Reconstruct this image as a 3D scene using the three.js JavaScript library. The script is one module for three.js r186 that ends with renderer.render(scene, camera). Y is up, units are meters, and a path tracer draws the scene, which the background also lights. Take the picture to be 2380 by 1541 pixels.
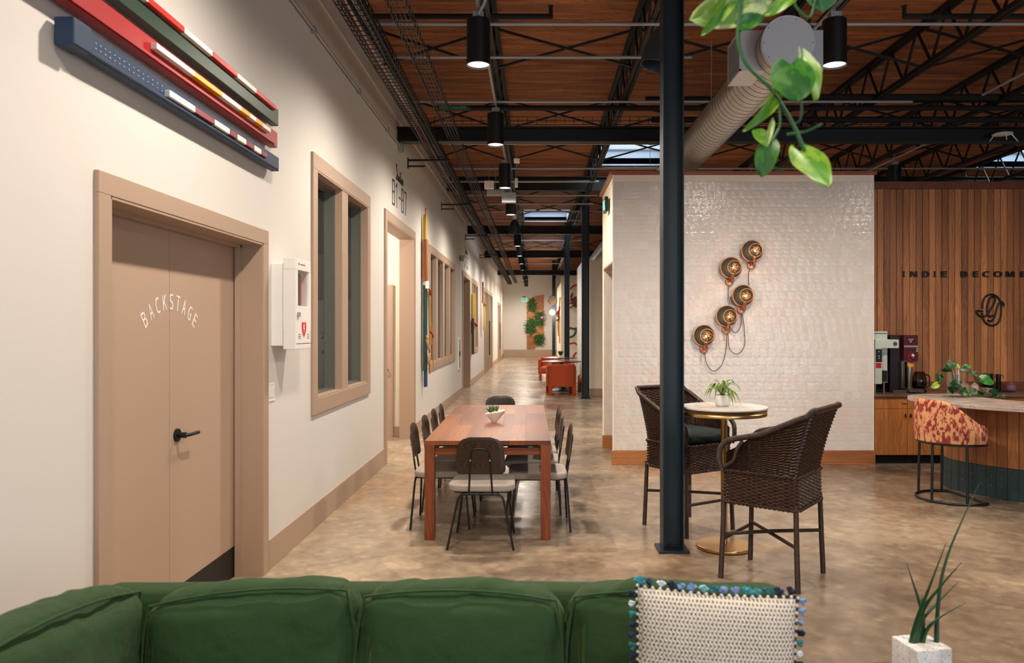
import * as THREE from 'three';
import { mergeGeometries } from 'three/addons/utils/BufferGeometryUtils.js';
import { RoundedBoxGeometry } from 'three/addons/geometries/RoundedBoxGeometry.js';
import { ConvexGeometry } from 'three/addons/geometries/ConvexGeometry.js';
import { TextGeometry } from 'three/addons/geometries/TextGeometry.js';
import { FontLoader } from 'three/addons/loaders/FontLoader.js';
import { RectAreaLightUniformsLib } from 'three/addons/lights/RectAreaLightUniformsLib.js';

// ---------- camera, sky, daylight, exposure ----------
const F = 1800, CX = 1244, CY = 763, EYE = 1.62, FW = 2380, FH = 1541;   // focal length and principal point in photo pixels
const scene = new THREE.Scene();
const camera = new THREE.PerspectiveCamera(2 * Math.atan(FH / 2 / F) * 180 / Math.PI, FW / FH, 0.05, 200);
camera.position.set(0, EYE, 0);
camera.setViewOffset(FW, FH, FW / 2 - CX, FH / 2 - CY, FW, FH);           // the photograph is a one-point perspective with a shifted lens
camera.updateProjectionMatrix();
camera.focus = 6.5; camera.userData.fStop = 4.0;
const renderer = new THREE.WebGLRenderer();
renderer.toneMapping = THREE.LinearToneMapping;
renderer.toneMappingExposure = 1.0;
renderer.shadowMap.enabled = true;
scene.background = new THREE.Color().setRGB(0.95, 1.12, 1.3);             // bright overcast sky, seen through skylights and storefront
RectAreaLightUniformsLib.init();
function skyPanel(w, h, x, y, z, tx, ty, tz, k) {                          // daylight entering an opening of the building
  const l = new THREE.RectAreaLight(new THREE.Color().setRGB(0.80, 0.93, 1.08), k, w, h);
  l.position.set(x, y, z); l.lookAt(tx, ty, tz); l.name = 'daylight'; scene.add(l); return l;
}
const LAMP_CD = 37, LAMP_COL = new THREE.Color().setRGB(1.0, 0.865, 0.73);
skyPanel(3.2, 2.6, 5.6, 1.75, 3.7, 5.6, 1.75, -10, 5.6);                   // storefront windows behind the camera
skyPanel(3.2, 2.6, 1.4, 1.75, 3.7, 1.4, 1.75, -10, 1.0);
skyPanel(1.3, 1.9, 1.88, 5.215, -14.7, 1.88, 0, -14.7, 4.0);               // roof lights
skyPanel(1.3, 2.2, 0.32, 5.215, -22.8, 0.32, 0, -22.8, 4.0);
skyPanel(1.3, 1.9, 9.6, 5.215, -15.0, 9.6, 0, -15.0, 4.0);

// ---------- small helpers ----------
const V = (x, y, z) => new THREE.Vector3(x, y, z);
const P = (x, y, d) => V((x - CX) * d / F, EYE - (y - CY) * d / F, -d);   // photo pixel at a known distance
let rs = 12345;
const rnd = () => { rs = (rs + 0x6d2b79f5) | 0; let t = Math.imul(rs ^ (rs >>> 15), 1 | rs); t = (t + Math.imul(t ^ (t >>> 7), 61 | t)) ^ t; return ((t ^ (t >>> 14)) >>> 0) / 4294967296; };
const rr = (a, b) => a + (b - a) * rnd();
const clamp = (x, a = 0, b = 1) => Math.min(b, Math.max(a, x));
const lerp = (a, b, t) => a + (b - a) * t;
const sstep = (a, b, x) => { const t = clamp((x - a) / (b - a)); return t * t * (3 - 2 * t); };
function hash(x, y, s) { let h = Math.imul(x | 0, 374761393) + Math.imul(y | 0, 668265263) + Math.imul(s | 0, 974634777); h = Math.imul(h ^ (h >>> 13), 1274126177); return ((h ^ (h >>> 16)) >>> 0) / 4294967296; }
function vnoise(x, y, px, py, s) {                                         // value noise, periodic over px by py cells
  const xi = Math.floor(x), yi = Math.floor(y), fx = x - xi, fy = y - yi, u = fx * fx * (3 - 2 * fx), v = fy * fy * (3 - 2 * fy), m = (a, n) => ((a % n) + n) % n;
  const a = hash(m(xi, px), m(yi, py), s), b = hash(m(xi + 1, px), m(yi, py), s), c = hash(m(xi, px), m(yi + 1, py), s), d = hash(m(xi + 1, px), m(yi + 1, py), s);
  return lerp(lerp(a, b, u), lerp(c, d, u), v);
}
function fbm(u, v, fx, fy, oct, s) { let a = 0, w = 0.5, t = 0; for (let o = 0; o < oct; o++) { a += w * vnoise(u * fx, v * fy, fx, fy, s + o * 17); t += w; w *= 0.5; fx *= 2; fy *= 2; } return a / t; }
function tex(w, h, fn, srgb = true, sx = 1, sy = sx) {                     // computed texture covering sx by sy metres
  const d = new Uint8Array(w * h * 4);
  for (let y = 0; y < h; y++) for (let x = 0; x < w; x++) {
    const c = fn((x + 0.5) / w, (y + 0.5) / h, x, y), i = (y * w + x) * 4;
    d[i] = clamp(c[0]) * 255; d[i + 1] = clamp(c[1] ?? c[0]) * 255; d[i + 2] = clamp(c[2] ?? c[0]) * 255; d[i + 3] = 255;
  }
  const t = new THREE.DataTexture(d, w, h);
  t.wrapS = t.wrapT = THREE.RepeatWrapping; t.magFilter = THREE.LinearFilter; t.minFilter = THREE.LinearFilter;
  if (srgb) t.colorSpace = THREE.SRGBColorSpace;
  t.repeat.set(1 / sx, 1 / sy); t.needsUpdate = true; return t;
}
const std = (hex, roughness = 0.6, o = {}) => new THREE.MeshStandardMaterial({ color: hex, roughness, ...o });
const phy = (hex, roughness = 0.6, o = {}) => new THREE.MeshPhysicalMaterial({ color: hex, roughness, ...o });
const lin = (r, g, b) => new THREE.Color().setRGB(r, g, b);

const used = {};
function numbered(n) { const k = used[n] = (used[n] ?? -1) + 1; return k ? n + '_' + String(k).padStart(3, '0') : n; }
function merge(list) {
  list = list.flat(9).filter(Boolean);
  if (list.length === 1) return list[0];
  const plain = list.some((g) => !g.index);
  const out = list.map((g) => {
    let q = plain && g.index ? g.toNonIndexed() : g;
    if (!q.attributes.uv) { q = q.clone(); q.setAttribute('uv', new THREE.BufferAttribute(new Float32Array(q.attributes.position.count * 2), 2)); }
    if (!q.attributes.normal) q.computeVertexNormals();
    for (const k of Object.keys(q.attributes)) if (!['position', 'normal', 'uv'].includes(k)) { q = q.clone(); q.deleteAttribute(k); }
    return q;
  });
  return mergeGeometries(out, false);
}
function part(name, geo, mat, parent, label) { const m = new THREE.Mesh(Array.isArray(geo) ? merge(geo) : geo, mat); m.name = name; parent.add(m); if (label) m.userData.label = label; return m; }
function tag(o, label, category, group, kind) { o.userData = { ...o.userData, label, category }; if (group) o.userData.group = group; if (kind) o.userData.kind = kind; return o; }
function thing(name, label, category, pos = [0, 0, 0], turn = 0, group) { const o = new THREE.Group(); o.name = numbered(name); scene.add(o); o.position.set(...pos); o.rotation.y = turn; return tag(o, label, category, group); }
function single(name, label, category, geo, mat, group) { const m = part(numbered(name), geo, mat, scene); return tag(m, label, category, group); }
function struct(name, label, category, geo, mat) { const m = geo ? part(numbered(name), geo, mat, scene) : (() => { const g = new THREE.Group(); g.name = numbered(name); scene.add(g); return g; })(); return tag(m, label, category, null, 'structure'); }
function dup(o, pos, turn, label) { const c = o.clone(); c.name = numbered(o.name.replace(/_\d{3}$/, '')); c.userData = { ...o.userData }; scene.add(c); c.position.set(...pos); c.rotation.set(0, turn, 0); if (label) c.userData.label = label; return c; }

function boxUV(g) {                                                         // uv in metres from the face's main direction
  const p = g.attributes.position, n = g.attributes.normal, uv = new Float32Array(p.count * 2);
  for (let i = 0; i < p.count; i++) {
    const ax = Math.abs(n.getX(i)), ay = Math.abs(n.getY(i)), az = Math.abs(n.getZ(i));
    let u, v;
    if (ax >= ay && ax >= az) { u = p.getZ(i); v = p.getY(i); } else if (ay >= az) { u = p.getX(i); v = p.getZ(i); } else { u = p.getX(i); v = p.getY(i); }
    uv[i * 2] = u; uv[i * 2 + 1] = v;
  }
  g.setAttribute('uv', new THREE.BufferAttribute(uv, 2)); return g;
}
function swapUV(g, ox = 0, oy = 0) { const uv = g.attributes.uv; for (let i = 0; i < uv.count; i++) { const u = uv.getX(i); uv.setXY(i, uv.getY(i) + ox, u + oy); } return g; }
function shiftUV(g, ox, oy) { const uv = g.attributes.uv; for (let i = 0; i < uv.count; i++) uv.setXY(i, uv.getX(i) + ox, uv.getY(i) + oy); return g; }
function bx(x0, x1, y0, y1, z0, z1, r = 0, seg = 1) {                       // box between two corners, edges rounded by r
  const w = Math.abs(x1 - x0), h = Math.abs(y1 - y0), d = Math.abs(z1 - z0);
  const g = r ? new RoundedBoxGeometry(w, h, d, seg, Math.min(r, w / 2.01, h / 2.01, d / 2.01)) : new THREE.BoxGeometry(w, h, d);
  g.translate((x0 + x1) / 2, (y0 + y1) / 2, (z0 + z1) / 2); return boxUV(g);
}
function rod(a, b, r, n = 8, r2 = r) {                                      // straight round bar from a to b
  a = a.isVector3 ? a : V(...a); b = b.isVector3 ? b : V(...b);
  const L = a.distanceTo(b), g = new THREE.CylinderGeometry(r2, r, L, n, 1);
  g.applyQuaternion(new THREE.Quaternion().setFromUnitVectors(V(0, 1, 0), b.clone().sub(a).normalize()));
  g.translate((a.x + b.x) / 2, (a.y + b.y) / 2, (a.z + b.z) / 2); return g;
}
function bar(a, b, w, t = w, up = V(0, 1, 0)) {                             // straight square bar from a to b
  a = a.isVector3 ? a : V(...a); b = b.isVector3 ? b : V(...b);
  const L = a.distanceTo(b), g = new THREE.BoxGeometry(w, t, L), z = b.clone().sub(a).normalize(), x = up.clone().cross(z);
  if (x.lengthSq() < 1e-6) x.set(1, 0, 0); x.normalize();
  g.applyMatrix4(new THREE.Matrix4().makeBasis(x, z.clone().cross(x), z));
  g.translate((a.x + b.x) / 2, (a.y + b.y) / 2, (a.z + b.z) / 2); return g;
}
function tube(pts, r, seg = 24, n = 7, closed = false, tension = 0.5) {     // bent round bar with closed ends
  const v = pts.map((p) => (p.isVector3 ? p : V(...p))), c = new THREE.CatmullRomCurve3(v, closed, 'catmullrom', tension), g = new THREE.TubeGeometry(c, seg, r, n, closed);
  if (closed) return g;
  const s0 = new THREE.SphereGeometry(r, n, 4).translate(...v[0].toArray()), s1 = new THREE.SphereGeometry(r, n, 4).translate(...v[v.length - 1].toArray());
  return merge([g, s0, s1]);
}
function bent(pts, r, bend = 0.05, n = 7, closed = false) {                 // bar with straight runs and rounded corners
  const v = pts.map((p) => (p.isVector3 ? p : V(...p))), path = new THREE.CurvePath(), N = v.length; let from = v[0];
  const corner = (a, b, c) => { const i = b.clone().add(a.clone().sub(b).setLength(Math.min(bend, a.distanceTo(b) / 2.05))), o = b.clone().add(c.clone().sub(b).setLength(Math.min(bend, b.distanceTo(c) / 2.05))); return [i, o]; };
  const pp = [v[0]];
  for (let k = 1; k < N - 1; k++) { const [i, o] = corner(v[k - 1], v[k], v[k + 1]); const q = new THREE.QuadraticBezierCurve3(i, v[k], o).getPoints(5); pp.push(...q); }
  pp.push(v[N - 1]);
  return polyTube(pp, r, n);
}
function polyTube(pts, r, n = 7, r1 = r) {                                  // tube through points, radius from r to r1
  const N = pts.length, pos = [], nor = [], uv = [], idx = [];
  let t0 = pts[1].clone().sub(pts[0]).normalize(), nx = Math.abs(t0.y) < 0.9 ? V(0, 1, 0).cross(t0).normalize() : V(1, 0, 0).cross(t0).normalize(), len = 0;
  for (let i = 0; i < N; i++) {
    const t = pts[Math.min(i + 1, N - 1)].clone().sub(pts[Math.max(i - 1, 0)]).normalize();
    nx = nx.sub(t.clone().multiplyScalar(nx.dot(t))).normalize(); const ny = t.clone().cross(nx), rad = lerp(r, r1, i / (N - 1));
    if (i) len += pts[i].distanceTo(pts[i - 1]);
    for (let k = 0; k <= n; k++) { const a = k / n * Math.PI * 2, d = nx.clone().multiplyScalar(Math.cos(a)).addScaledVector(ny, Math.sin(a)); pos.push(pts[i].x + d.x * rad, pts[i].y + d.y * rad, pts[i].z + d.z * rad); nor.push(d.x, d.y, d.z); uv.push(len, k / n * rad * 6.28); }
  }
  for (let i = 0; i < N - 1; i++) for (let k = 0; k < n; k++) { const a = i * (n + 1) + k, b = a + n + 1; idx.push(a, a + 1, b, b, a + 1, b + 1); }
  for (const [row, sgn] of [[0, -1], [N - 1, 1]]) {
    const c = pos.length / 3, t = (row ? pts[N - 1].clone().sub(pts[N - 2]) : pts[1].clone().sub(pts[0])).normalize().multiplyScalar(sgn);
    pos.push(...pts[row].toArray()); nor.push(t.x, t.y, t.z); uv.push(0, 0);
    for (let k = 0; k <= n; k++) { const s = (row * (n + 1) + k) * 3; pos.push(pos[s], pos[s + 1], pos[s + 2]); nor.push(t.x, t.y, t.z); uv.push(0, 0); }
    for (let k = 0; k < n; k++) sgn > 0 ? idx.push(c, c + 1 + k, c + 2 + k) : idx.push(c, c + 2 + k, c + 1 + k);
  }
  const g = new THREE.BufferGeometry(); g.setAttribute('position', new THREE.Float32BufferAttribute(pos, 3)); g.setAttribute('normal', new THREE.Float32BufferAttribute(nor, 3)); g.setAttribute('uv', new THREE.Float32BufferAttribute(uv, 2)); g.setIndex(idx); return g;
}
const smooth = (pts, k = 24, closed = false) => new THREE.CatmullRomCurve3(pts.map((p) => (p.isVector3 ? p : V(...p))), closed).getPoints(k);
function lathe(profile, n = 32, x = 0, y = 0, z = 0) { return new THREE.LatheGeometry(profile.map(([r, h]) => new THREE.Vector2(r, h)), n).translate(x, y, z); }
function grid(nu, nv, fn, closeU = false) {                                 // surface fn(u, v) -> Vector3
  const pos = [], uv = [], idx = [];
  for (let j = 0; j <= nv; j++) for (let i = 0; i <= nu; i++) { const p = fn(i / nu, j / nv); pos.push(p.x, p.y, p.z); uv.push(i / nu, j / nv); }
  for (let j = 0; j < nv; j++) for (let i = 0; i < nu; i++) { const a = j * (nu + 1) + i, b = a + nu + 1; idx.push(a, a + 1, b, b, a + 1, b + 1); }
  const g = new THREE.BufferGeometry(); g.setAttribute('position', new THREE.Float32BufferAttribute(pos, 3)); g.setAttribute('uv', new THREE.Float32BufferAttribute(uv, 2)); g.setIndex(idx); g.computeVertexNormals();
  if (closeU) { const n = g.attributes.normal; for (let j = 0; j <= nv; j++) { const a = j * (nu + 1), b = a + nu, s = V(n.getX(a) + n.getX(b), n.getY(a) + n.getY(b), n.getZ(a) + n.getZ(b)).normalize(); n.setXYZ(a, s.x, s.y, s.z); n.setXYZ(b, s.x, s.y, s.z); } }
  return g;
}
function extrude(pts, depth, bevel = 0, curve = 12) {                       // outline in x, y pushed along +z
  const s = pts.isShape ? pts : new THREE.Shape(pts.map(([a, b]) => new THREE.Vector2(a, b)));
  return new THREE.ExtrudeGeometry(s, { depth, bevelEnabled: bevel > 0, bevelSize: bevel, bevelThickness: bevel, bevelSegments: 2, curveSegments: curve });
}
function puffy(w, h, d, o = {}) {                                           // cushion: w by h face, d thick, with drawn-in corners, seams and soft wrinkles
  const { nu = 40, nv = 28, edge = 0.35, wrinkle = 0.004, seed = 1, pinch = 0.03, k = 0.55 } = o, g = [];
  for (const s of [1, -1]) g.push(grid(nu, nv, (u, v) => {
    const a = u * 2 - 1, b = v * 2 - 1, x = a * (1 - pinch * (1 - b * b)), y = b * (1 - pinch * (1 - a * a));
    const f = Math.pow(Math.max(0, 1 - Math.pow(Math.abs(a), 2.6)), k) * Math.pow(Math.max(0, 1 - Math.pow(Math.abs(b), 2.6)), k);
    const wv = (fbm(u, v, 3, 3, 3, seed * 31 + (s > 0 ? 0 : 7)) - 0.5) * wrinkle * 5 * Math.sqrt(f) + (fbm(u, v, 16, 5, 2, seed + 5) - 0.5) * wrinkle * 2.2 * f * Math.max(Math.abs(b), Math.abs(a));
    return V(s > 0 ? x * w / 2 : -x * w / 2, y * h / 2, s * (d / 2 * (edge * Math.pow(f, 0.12) + (1 - edge) * f) + wv));
  }));
  return merge(g);
}
const font = await new FontLoader().loadAsync('fonts/droid/droid_sans_regular.typeface.json');
const fontBold = await new FontLoader().loadAsync('fonts/droid/droid_sans_bold.typeface.json');
const fontSerif = await new FontLoader().loadAsync('fonts/droid/droid_serif_regular.typeface.json');
function text(str, size, f = font, depth = 0.003, curve = 4) { const g = new TextGeometry(str, { font: f, size, depth, curveSegments: curve, bevelEnabled: false }); g.computeBoundingBox(); return g; }
function textBox(str, x0, x1, y0, y1, f = font, depth = 0.003) { const g = text(str, 1, f, 1), b = g.boundingBox; g.translate(-b.min.x, -b.min.y, 0); g.scale((x1 - x0) / (b.max.x - b.min.x), (y1 - y0) / (b.max.y - b.min.y), depth); g.translate(x0, y0, 0); return g; }

// ---------- textures and materials ----------
const knots = Array.from({ length: 46 }, (_, i) => [hash(i, 3, 5), hash(i, 9, 5), 0.004 + 0.008 * hash(i, 4, 1)]);
const woodAt = (u, v, kn) => {
  let warp = 0, dark = 0;
  if (kn) for (const [a, b, r] of knots) { let dx = Math.abs(u - a), dy = Math.abs(v - b); dx = Math.min(dx, 1 - dx) * 2; dy = Math.min(dy, 1 - dy); const q = Math.sqrt(dx * dx * 0.3 + dy * dy * 3) / r; if (q < 3) { dark = Math.max(dark, 1 - q / 2); warp += Math.exp(-q) * 0.02; } }
  const band = fbm(u, v, 2, 9, 3, 11), grain = fbm(u, v + warp, 6, 150, 3, 23), fine = vnoise(u * 40, (v + warp) * 420, 40, 420, 31), ring = 0.5 + 0.5 * Math.sin((v * 34 + fbm(u, v, 3, 4, 3, 77) * 9 + warp * 60) * 6.283);
  return clamp(0.56 + 0.30 * band + 0.20 * grain + 0.10 * (fine - 0.5) + 0.10 * (ring - 0.5) - 0.45 * clamp(dark));
};
const woodTex = tex(1024, 1024, (u, v) => { const a = woodAt(u, v, false); return [a, a * 0.97, a * 0.93]; }, true, 2, 1);
const deckTex = tex(1024, 1024, (u, v) => { const a = woodAt(u, v, true) * (0.62 + 0.55 * fbm(u, v, 3, 14, 3, 91)); return [a, a * 0.95, a * 0.9]; }, true, 2, 1);
const woodBump = tex(512, 512, (u, v) => [0.5 + 0.5 * (fbm(u, v, 6, 120, 3, 23) - 0.5)], false, 2, 1);
const wallBump = tex(512, 512, (u, v) => [fbm(u, v, 90, 90, 3, 4)], false, 0.6);
const smudge = tex(512, 512, (u, v) => [0.35 + 0.5 * fbm(u, v, 5, 5, 4, 8)], false, 1.5);
// concrete floor: ground and polished, mottled, with paler bands where walls and old tiles stood
const floorTex = tex(2048, 2048, (u, v) => {
  const X = u * 12 - 2, Z = v * 12;
  const big = fbm(u, v, 7, 7, 5, 3), mid = fbm(u, v, 26, 26, 4, 13), fine = fbm(u, v, 190, 190, 3, 43), st = fbm(u, v, 12, 40, 4, 63);
  let a = 0.22 + 0.62 * big + 0.34 * (mid - 0.5) + 0.26 * (st - 0.5);
  const e = 0.03 * (fbm(u, v, 60, 60, 3, 5) - 0.5);
  const pale = Math.max(sstep(0.06, 0.0, X + 1.12 + 0.08 * Math.max(0, Z - 6) + e), sstep(0.03, 0.0, Math.abs((X + 0.75) * 0.86 + (Z - 5.35) * 0.5 + e) - 0.24) * sstep(0.1, 0.0, X - 0.35));
  a = lerp(a, 0.80 + 0.22 * (mid - 0.5), pale * 0.85);
  if (X > -1.1 && X < 0.6 && Z > 5.6 && Z < 8.6) { const gx = Math.abs(((X + 9) / 0.23) % 1 - 0.5), gz = Math.abs((Z / 0.23) % 1 - 0.5); a -= 0.16 * (1 - pale) * (0.5 + 0.5 * sstep(0.06, 0.16, 0.5 - Math.max(gx, gz))) * sstep(0.35, 0.6, fbm(u, v, 9, 9, 3, 33)); }
  const spots = sstep(0.66, 0.74, fbm(u, v, 34, 34, 2, 71)) * 0.12 + sstep(0.70, 0.80, fbm(u, v, 120, 120, 2, 19)) * 0.14;
  a = clamp(a + spots + 0.36 * (fine - 0.5));
  const warm = fbm(u, v, 9, 9, 4, 57), rust = sstep(0.56, 0.7, warm) * 0.5;
  return [lerp(0.26, 0.735, a) + 0.035 * rust, lerp(0.215, 0.655, a) - 0.025 * rust, lerp(0.175, 0.555, a) - 0.065 * rust];
}, true, 12);
floorTex.wrapS = floorTex.wrapT = THREE.MirroredRepeatWrapping; floorTex.offset.set(2 / 12, 0);
const floorRough = tex(512, 512, (u, v) => [0, 0.13 + 0.26 * fbm(u, v, 9, 9, 5, 6), 0], false, 3);

const M = {
  wall: std('#D6D2CC', 0.75, { bumpMap: wallBump, bumpScale: 0.0002 }),
  cream: std('#EFE4D2', 0.7, { bumpMap: wallBump, bumpScale: 0.0006 }),
  taupe: std('#AD947F', 0.5),
  sash: std('#5E6159', 0.5), taupeDoor: std('#B49A86', 0.55),
  floor: phy('#FFFFFF', 1.0, { map: floorTex, roughnessMap: floorRough, specularIntensity: 1.0, bumpMap: wallBump, bumpScale: 0.0002 }),
  deck: std(lin(0.60, 0.24, 0.10), 0.75, { map: deckTex, bumpMap: woodBump, bumpScale: 0.001 }),
  black: std('#090B0C', 0.45), blackRough: std('#0D0F11', 0.8), steelBlue: phy('#0D212B', 0.42, { specularIntensity: 0.8 }),
  steelDark: std('#0A0D0F', 0.55), galv: std('#A4A9AC', 0.38, { metalness: 0.55, roughnessMap: smudge }), duct: phy('#B8B4AC', 0.36, { metalness: 0.7 }),
  glass: phy('#FFFFFF', 0.02, { transmission: 1, thickness: 0, ior: 1.5 }),
  white: std('#EDEBE6', 0.45), rubber: std('#141414', 0.6),
  redLam: std('#B01020', 0.4),
};
M.galv.roughness = 0.9;
const woodM = (r, g, b, rough = 0.45, o = {}) => phy(lin(r, g, b), rough, { map: woodTex, bumpMap: woodBump, bumpScale: 0.0004, ...o });
M.casework = woodM(0.60, 0.235, 0.068, 0.42);
M.baseWood = woodM(0.66, 0.27, 0.085, 0.4);

// ---------- floor ----------
const WX = -1.795, XR = 12, ZB = 4, ZE = 43.5, DECK = 4.92;
struct('floor', 'polished mottled tan concrete floor', 'floor', bx(-5.6, XR + 0.2, -0.2, 0, -ZE - 0.2, ZB + 0.2), M.floor);
for (const nm of ['floor']) { const p = scene.getObjectByName(nm).geometry, a = p.attributes.position, uv = p.attributes.uv; for (let i = 0; i < a.count; i++) uv.setXY(i, a.getX(i), -a.getZ(i)); }

// ---------- wall along the corridor, with its openings [Z0, Z1, y0, y1] ----------
const openings = [[3.24, 5.063, 0, 2.174], [6.32, 8.22, 1.046, 2.91], [9.30, 11.38, 0, 2.93], [13.15, 17.1, 1.03, 2.91], [19.12, 21.14, 0, 2.93], [21.85, 23.95, 1.03, 2.91], [27.25, 32.15, 0, 2.93], [37.1, 39.9, 0, 2.75]];
{
  const g = [], T = 0.16; let from = -ZB;
  for (const [a, b, y0, y1] of openings) {
    g.push(bx(WX - T, WX, 0, DECK, -a, -from));
    if (y0 > 0) g.push(bx(WX - T, WX, 0, y0, -b, -a));
    g.push(bx(WX - T, WX, y1, DECK, -b, -a)); from = b;
  }
  g.push(bx(WX - T, WX, 0, DECK, -ZE, -from));
  struct('wall_left', 'long white painted corridor wall with doors and windows', 'wall', g, M.wall);
  const bb = struct('baseboard_left', 'taupe painted baseboard along the white corridor wall', 'baseboard');
  let f = -ZB; const stops = openings.filter((o) => o[2] === 0).map(([a, b]) => [a - 0.125, b + 0.12]);
  for (const [a, b] of [...stops, [ZE, ZE]]) { part('board', bx(WX, WX + 0.016, 0, 0.2, -a, -f, 0.004), M.taupe, bb); f = b; }
}
// outer shell of the building
struct('wall_end', 'white wall closing the far end of the corridor', 'wall', bx(-5.6, XR + 0.2, 0, DECK, -ZE - 0.2, -ZE), M.wall);
{ const bb = struct('baseboard_end', 'taupe baseboard on the wall at the corridor end', 'baseboard'); part('board', bx(WX + 0.02, 1.2, 0, 0.42, -ZE, -ZE + 0.018, 0.004), M.taupe, bb); }
struct('wall_right', 'white outer wall beyond the bar', 'wall', bx(XR, XR + 0.2, 0, DECK, -ZE, ZB), M.wall);
{
  const g = [bx(-5.6, -0.2, 0, DECK, ZB, ZB + 0.2), bx(3.0, 4.0, 0, DECK, ZB, ZB + 0.2), bx(7.2, XR, 0, DECK, ZB, ZB + 0.2)];
  for (const [a, b] of [[-0.2, 3.0], [4.0, 7.2]]) g.push(bx(a, b, 0, 0.45, ZB, ZB + 0.2), bx(a, b, 3.05, DECK, ZB, ZB + 0.2));
  struct('wall_back', 'wall with storefront windows behind the sofa', 'wall', g, M.wall);
  [[-0.2, 3.0], [4.0, 7.2]].forEach(([a, b], i) => {
    const w = struct('window_' + (9 + i), ['storefront window by the sofa', 'storefront window by the bar'][i] + ' with black steel frame', 'window');
    for (const x of [a, (a + b) / 2 - 0.03, b - 0.06]) part('mullion', bx(x, x + 0.06, 0.45, 3.05, ZB + 0.05, ZB + 0.12), M.steelDark, w);
    for (const y of [0.45, 2.99]) part('rail', bx(a, b, y, y + 0.06, ZB + 0.05, ZB + 0.12), M.steelDark, w);
    for (const [p, q] of [[a + 0.06, (a + b) / 2 - 0.03], [(a + b) / 2 + 0.03, b - 0.06]]) part('pane', bx(p, q, 0.51, 2.99, ZB + 0.08, ZB + 0.086), M.glass, w);
  });
}
// rooms behind the corridor wall
{
  struct('wall_room_outer', 'white rear wall of the rooms behind the corridor windows', 'wall', bx(-5.6, -5.4, 0, DECK, -ZE, ZB), M.wall);
  for (const [Z, h, lab] of [[5.9, DECK, 'white partition between backstage and the first glazed office'], [11.6, DECK, 'cream end wall of the suite passage'], [18.5, DECK, 'white partition behind the four pane window'], [21.5, DECK, 'cream end wall inside the second suite doorway'], [26.2, DECK, 'white partition beyond the small window'], [34.5, DECK, 'white partition near the far glazed doors']])
    struct('wall_partition', lab, 'wall', bx(-5.4, WX - 0.16, 0, h, -Z - 0.12, -Z), M.cream);
  struct('wall_partition', 'low cream partition with taupe head seen through the office window', 'wall', bx(-5.4, WX - 0.16, 0, 1.94, -9.0, -8.9), M.cream);
  struct('wall_partition', 'charcoal upper partition above the taupe panel inside the office', 'wall', bx(-5.4, WX - 0.16, 2.46, DECK, -9.0, -8.9), std('#2C302E', 0.6));
  struct('trim_1', 'taupe panel above the cream partition inside the office', 'trim', bx(-5.4, WX - 0.16, 1.94, 2.46, -9.0, -8.88), M.taupe);
  struct('baseboard_passage', 'taupe baseboard at the end of the suite passage', 'baseboard', bx(-5.4, WX - 0.16, 0, 0.15, -11.6, -11.585, 0.003), M.taupe);
  const s = thing('notice_board', 'cream notice with small black numbers and a star inside the office', 'sign', [-2.36, 1.3, -8.89]);
  part('board', bx(-0.13, 0.13, -0.42, 0.6, 0, 0.01), M.white, s);
  part('print', [textBox('2', -0.09, -0.05, 0.2, 0.27, fontBold, 0.002), textBox('30', 0.0, 0.09, 0.2, 0.27, font, 0.002), textBox('*', -0.09, -0.05, 0.02, 0.07, fontBold, 0.002)].map((g) => g.translate(0, 0, 0.0102)), M.black, s);
}

// ---------- doors and windows of the corridor wall ----------
function casing(parent, a, b, y0, y1, w, bottom) {
  const o = 0.022, x0 = WX, x1 = WX + o;
  part('casing', bx(x0, x1, y1, y1 + w, -b - w, -a + w, 0.003), M.taupe, parent);
  for (const [p, q] of [[a - w, a], [b, b + w]]) part('casing', bx(x0, x1, bottom ? y0 : 0, y1, -q, -p, 0.003), M.taupe, parent);
  if (bottom) part('casing', bx(x0, x1, y0 - w, y0, -b - w, -a + w, 0.003), M.taupe, parent);
  // lining of the reveal
  const T = bottom ? 0.16 : 0.2, t = 0.012;
  part('jamb', [bx(x0 - T, x1 - 0.004, y0, y1, -a - t, -a), bx(x0 - T, x1 - 0.004, y0, y1, -b, -b + t), bx(x0 - T, x1 - 0.004, y1 - t, y1, -b, -a), bottom ? bx(x0 - T, x1 - 0.004, y0, y0 + t, -b, -a) : null], M.taupe, parent);
}
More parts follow.
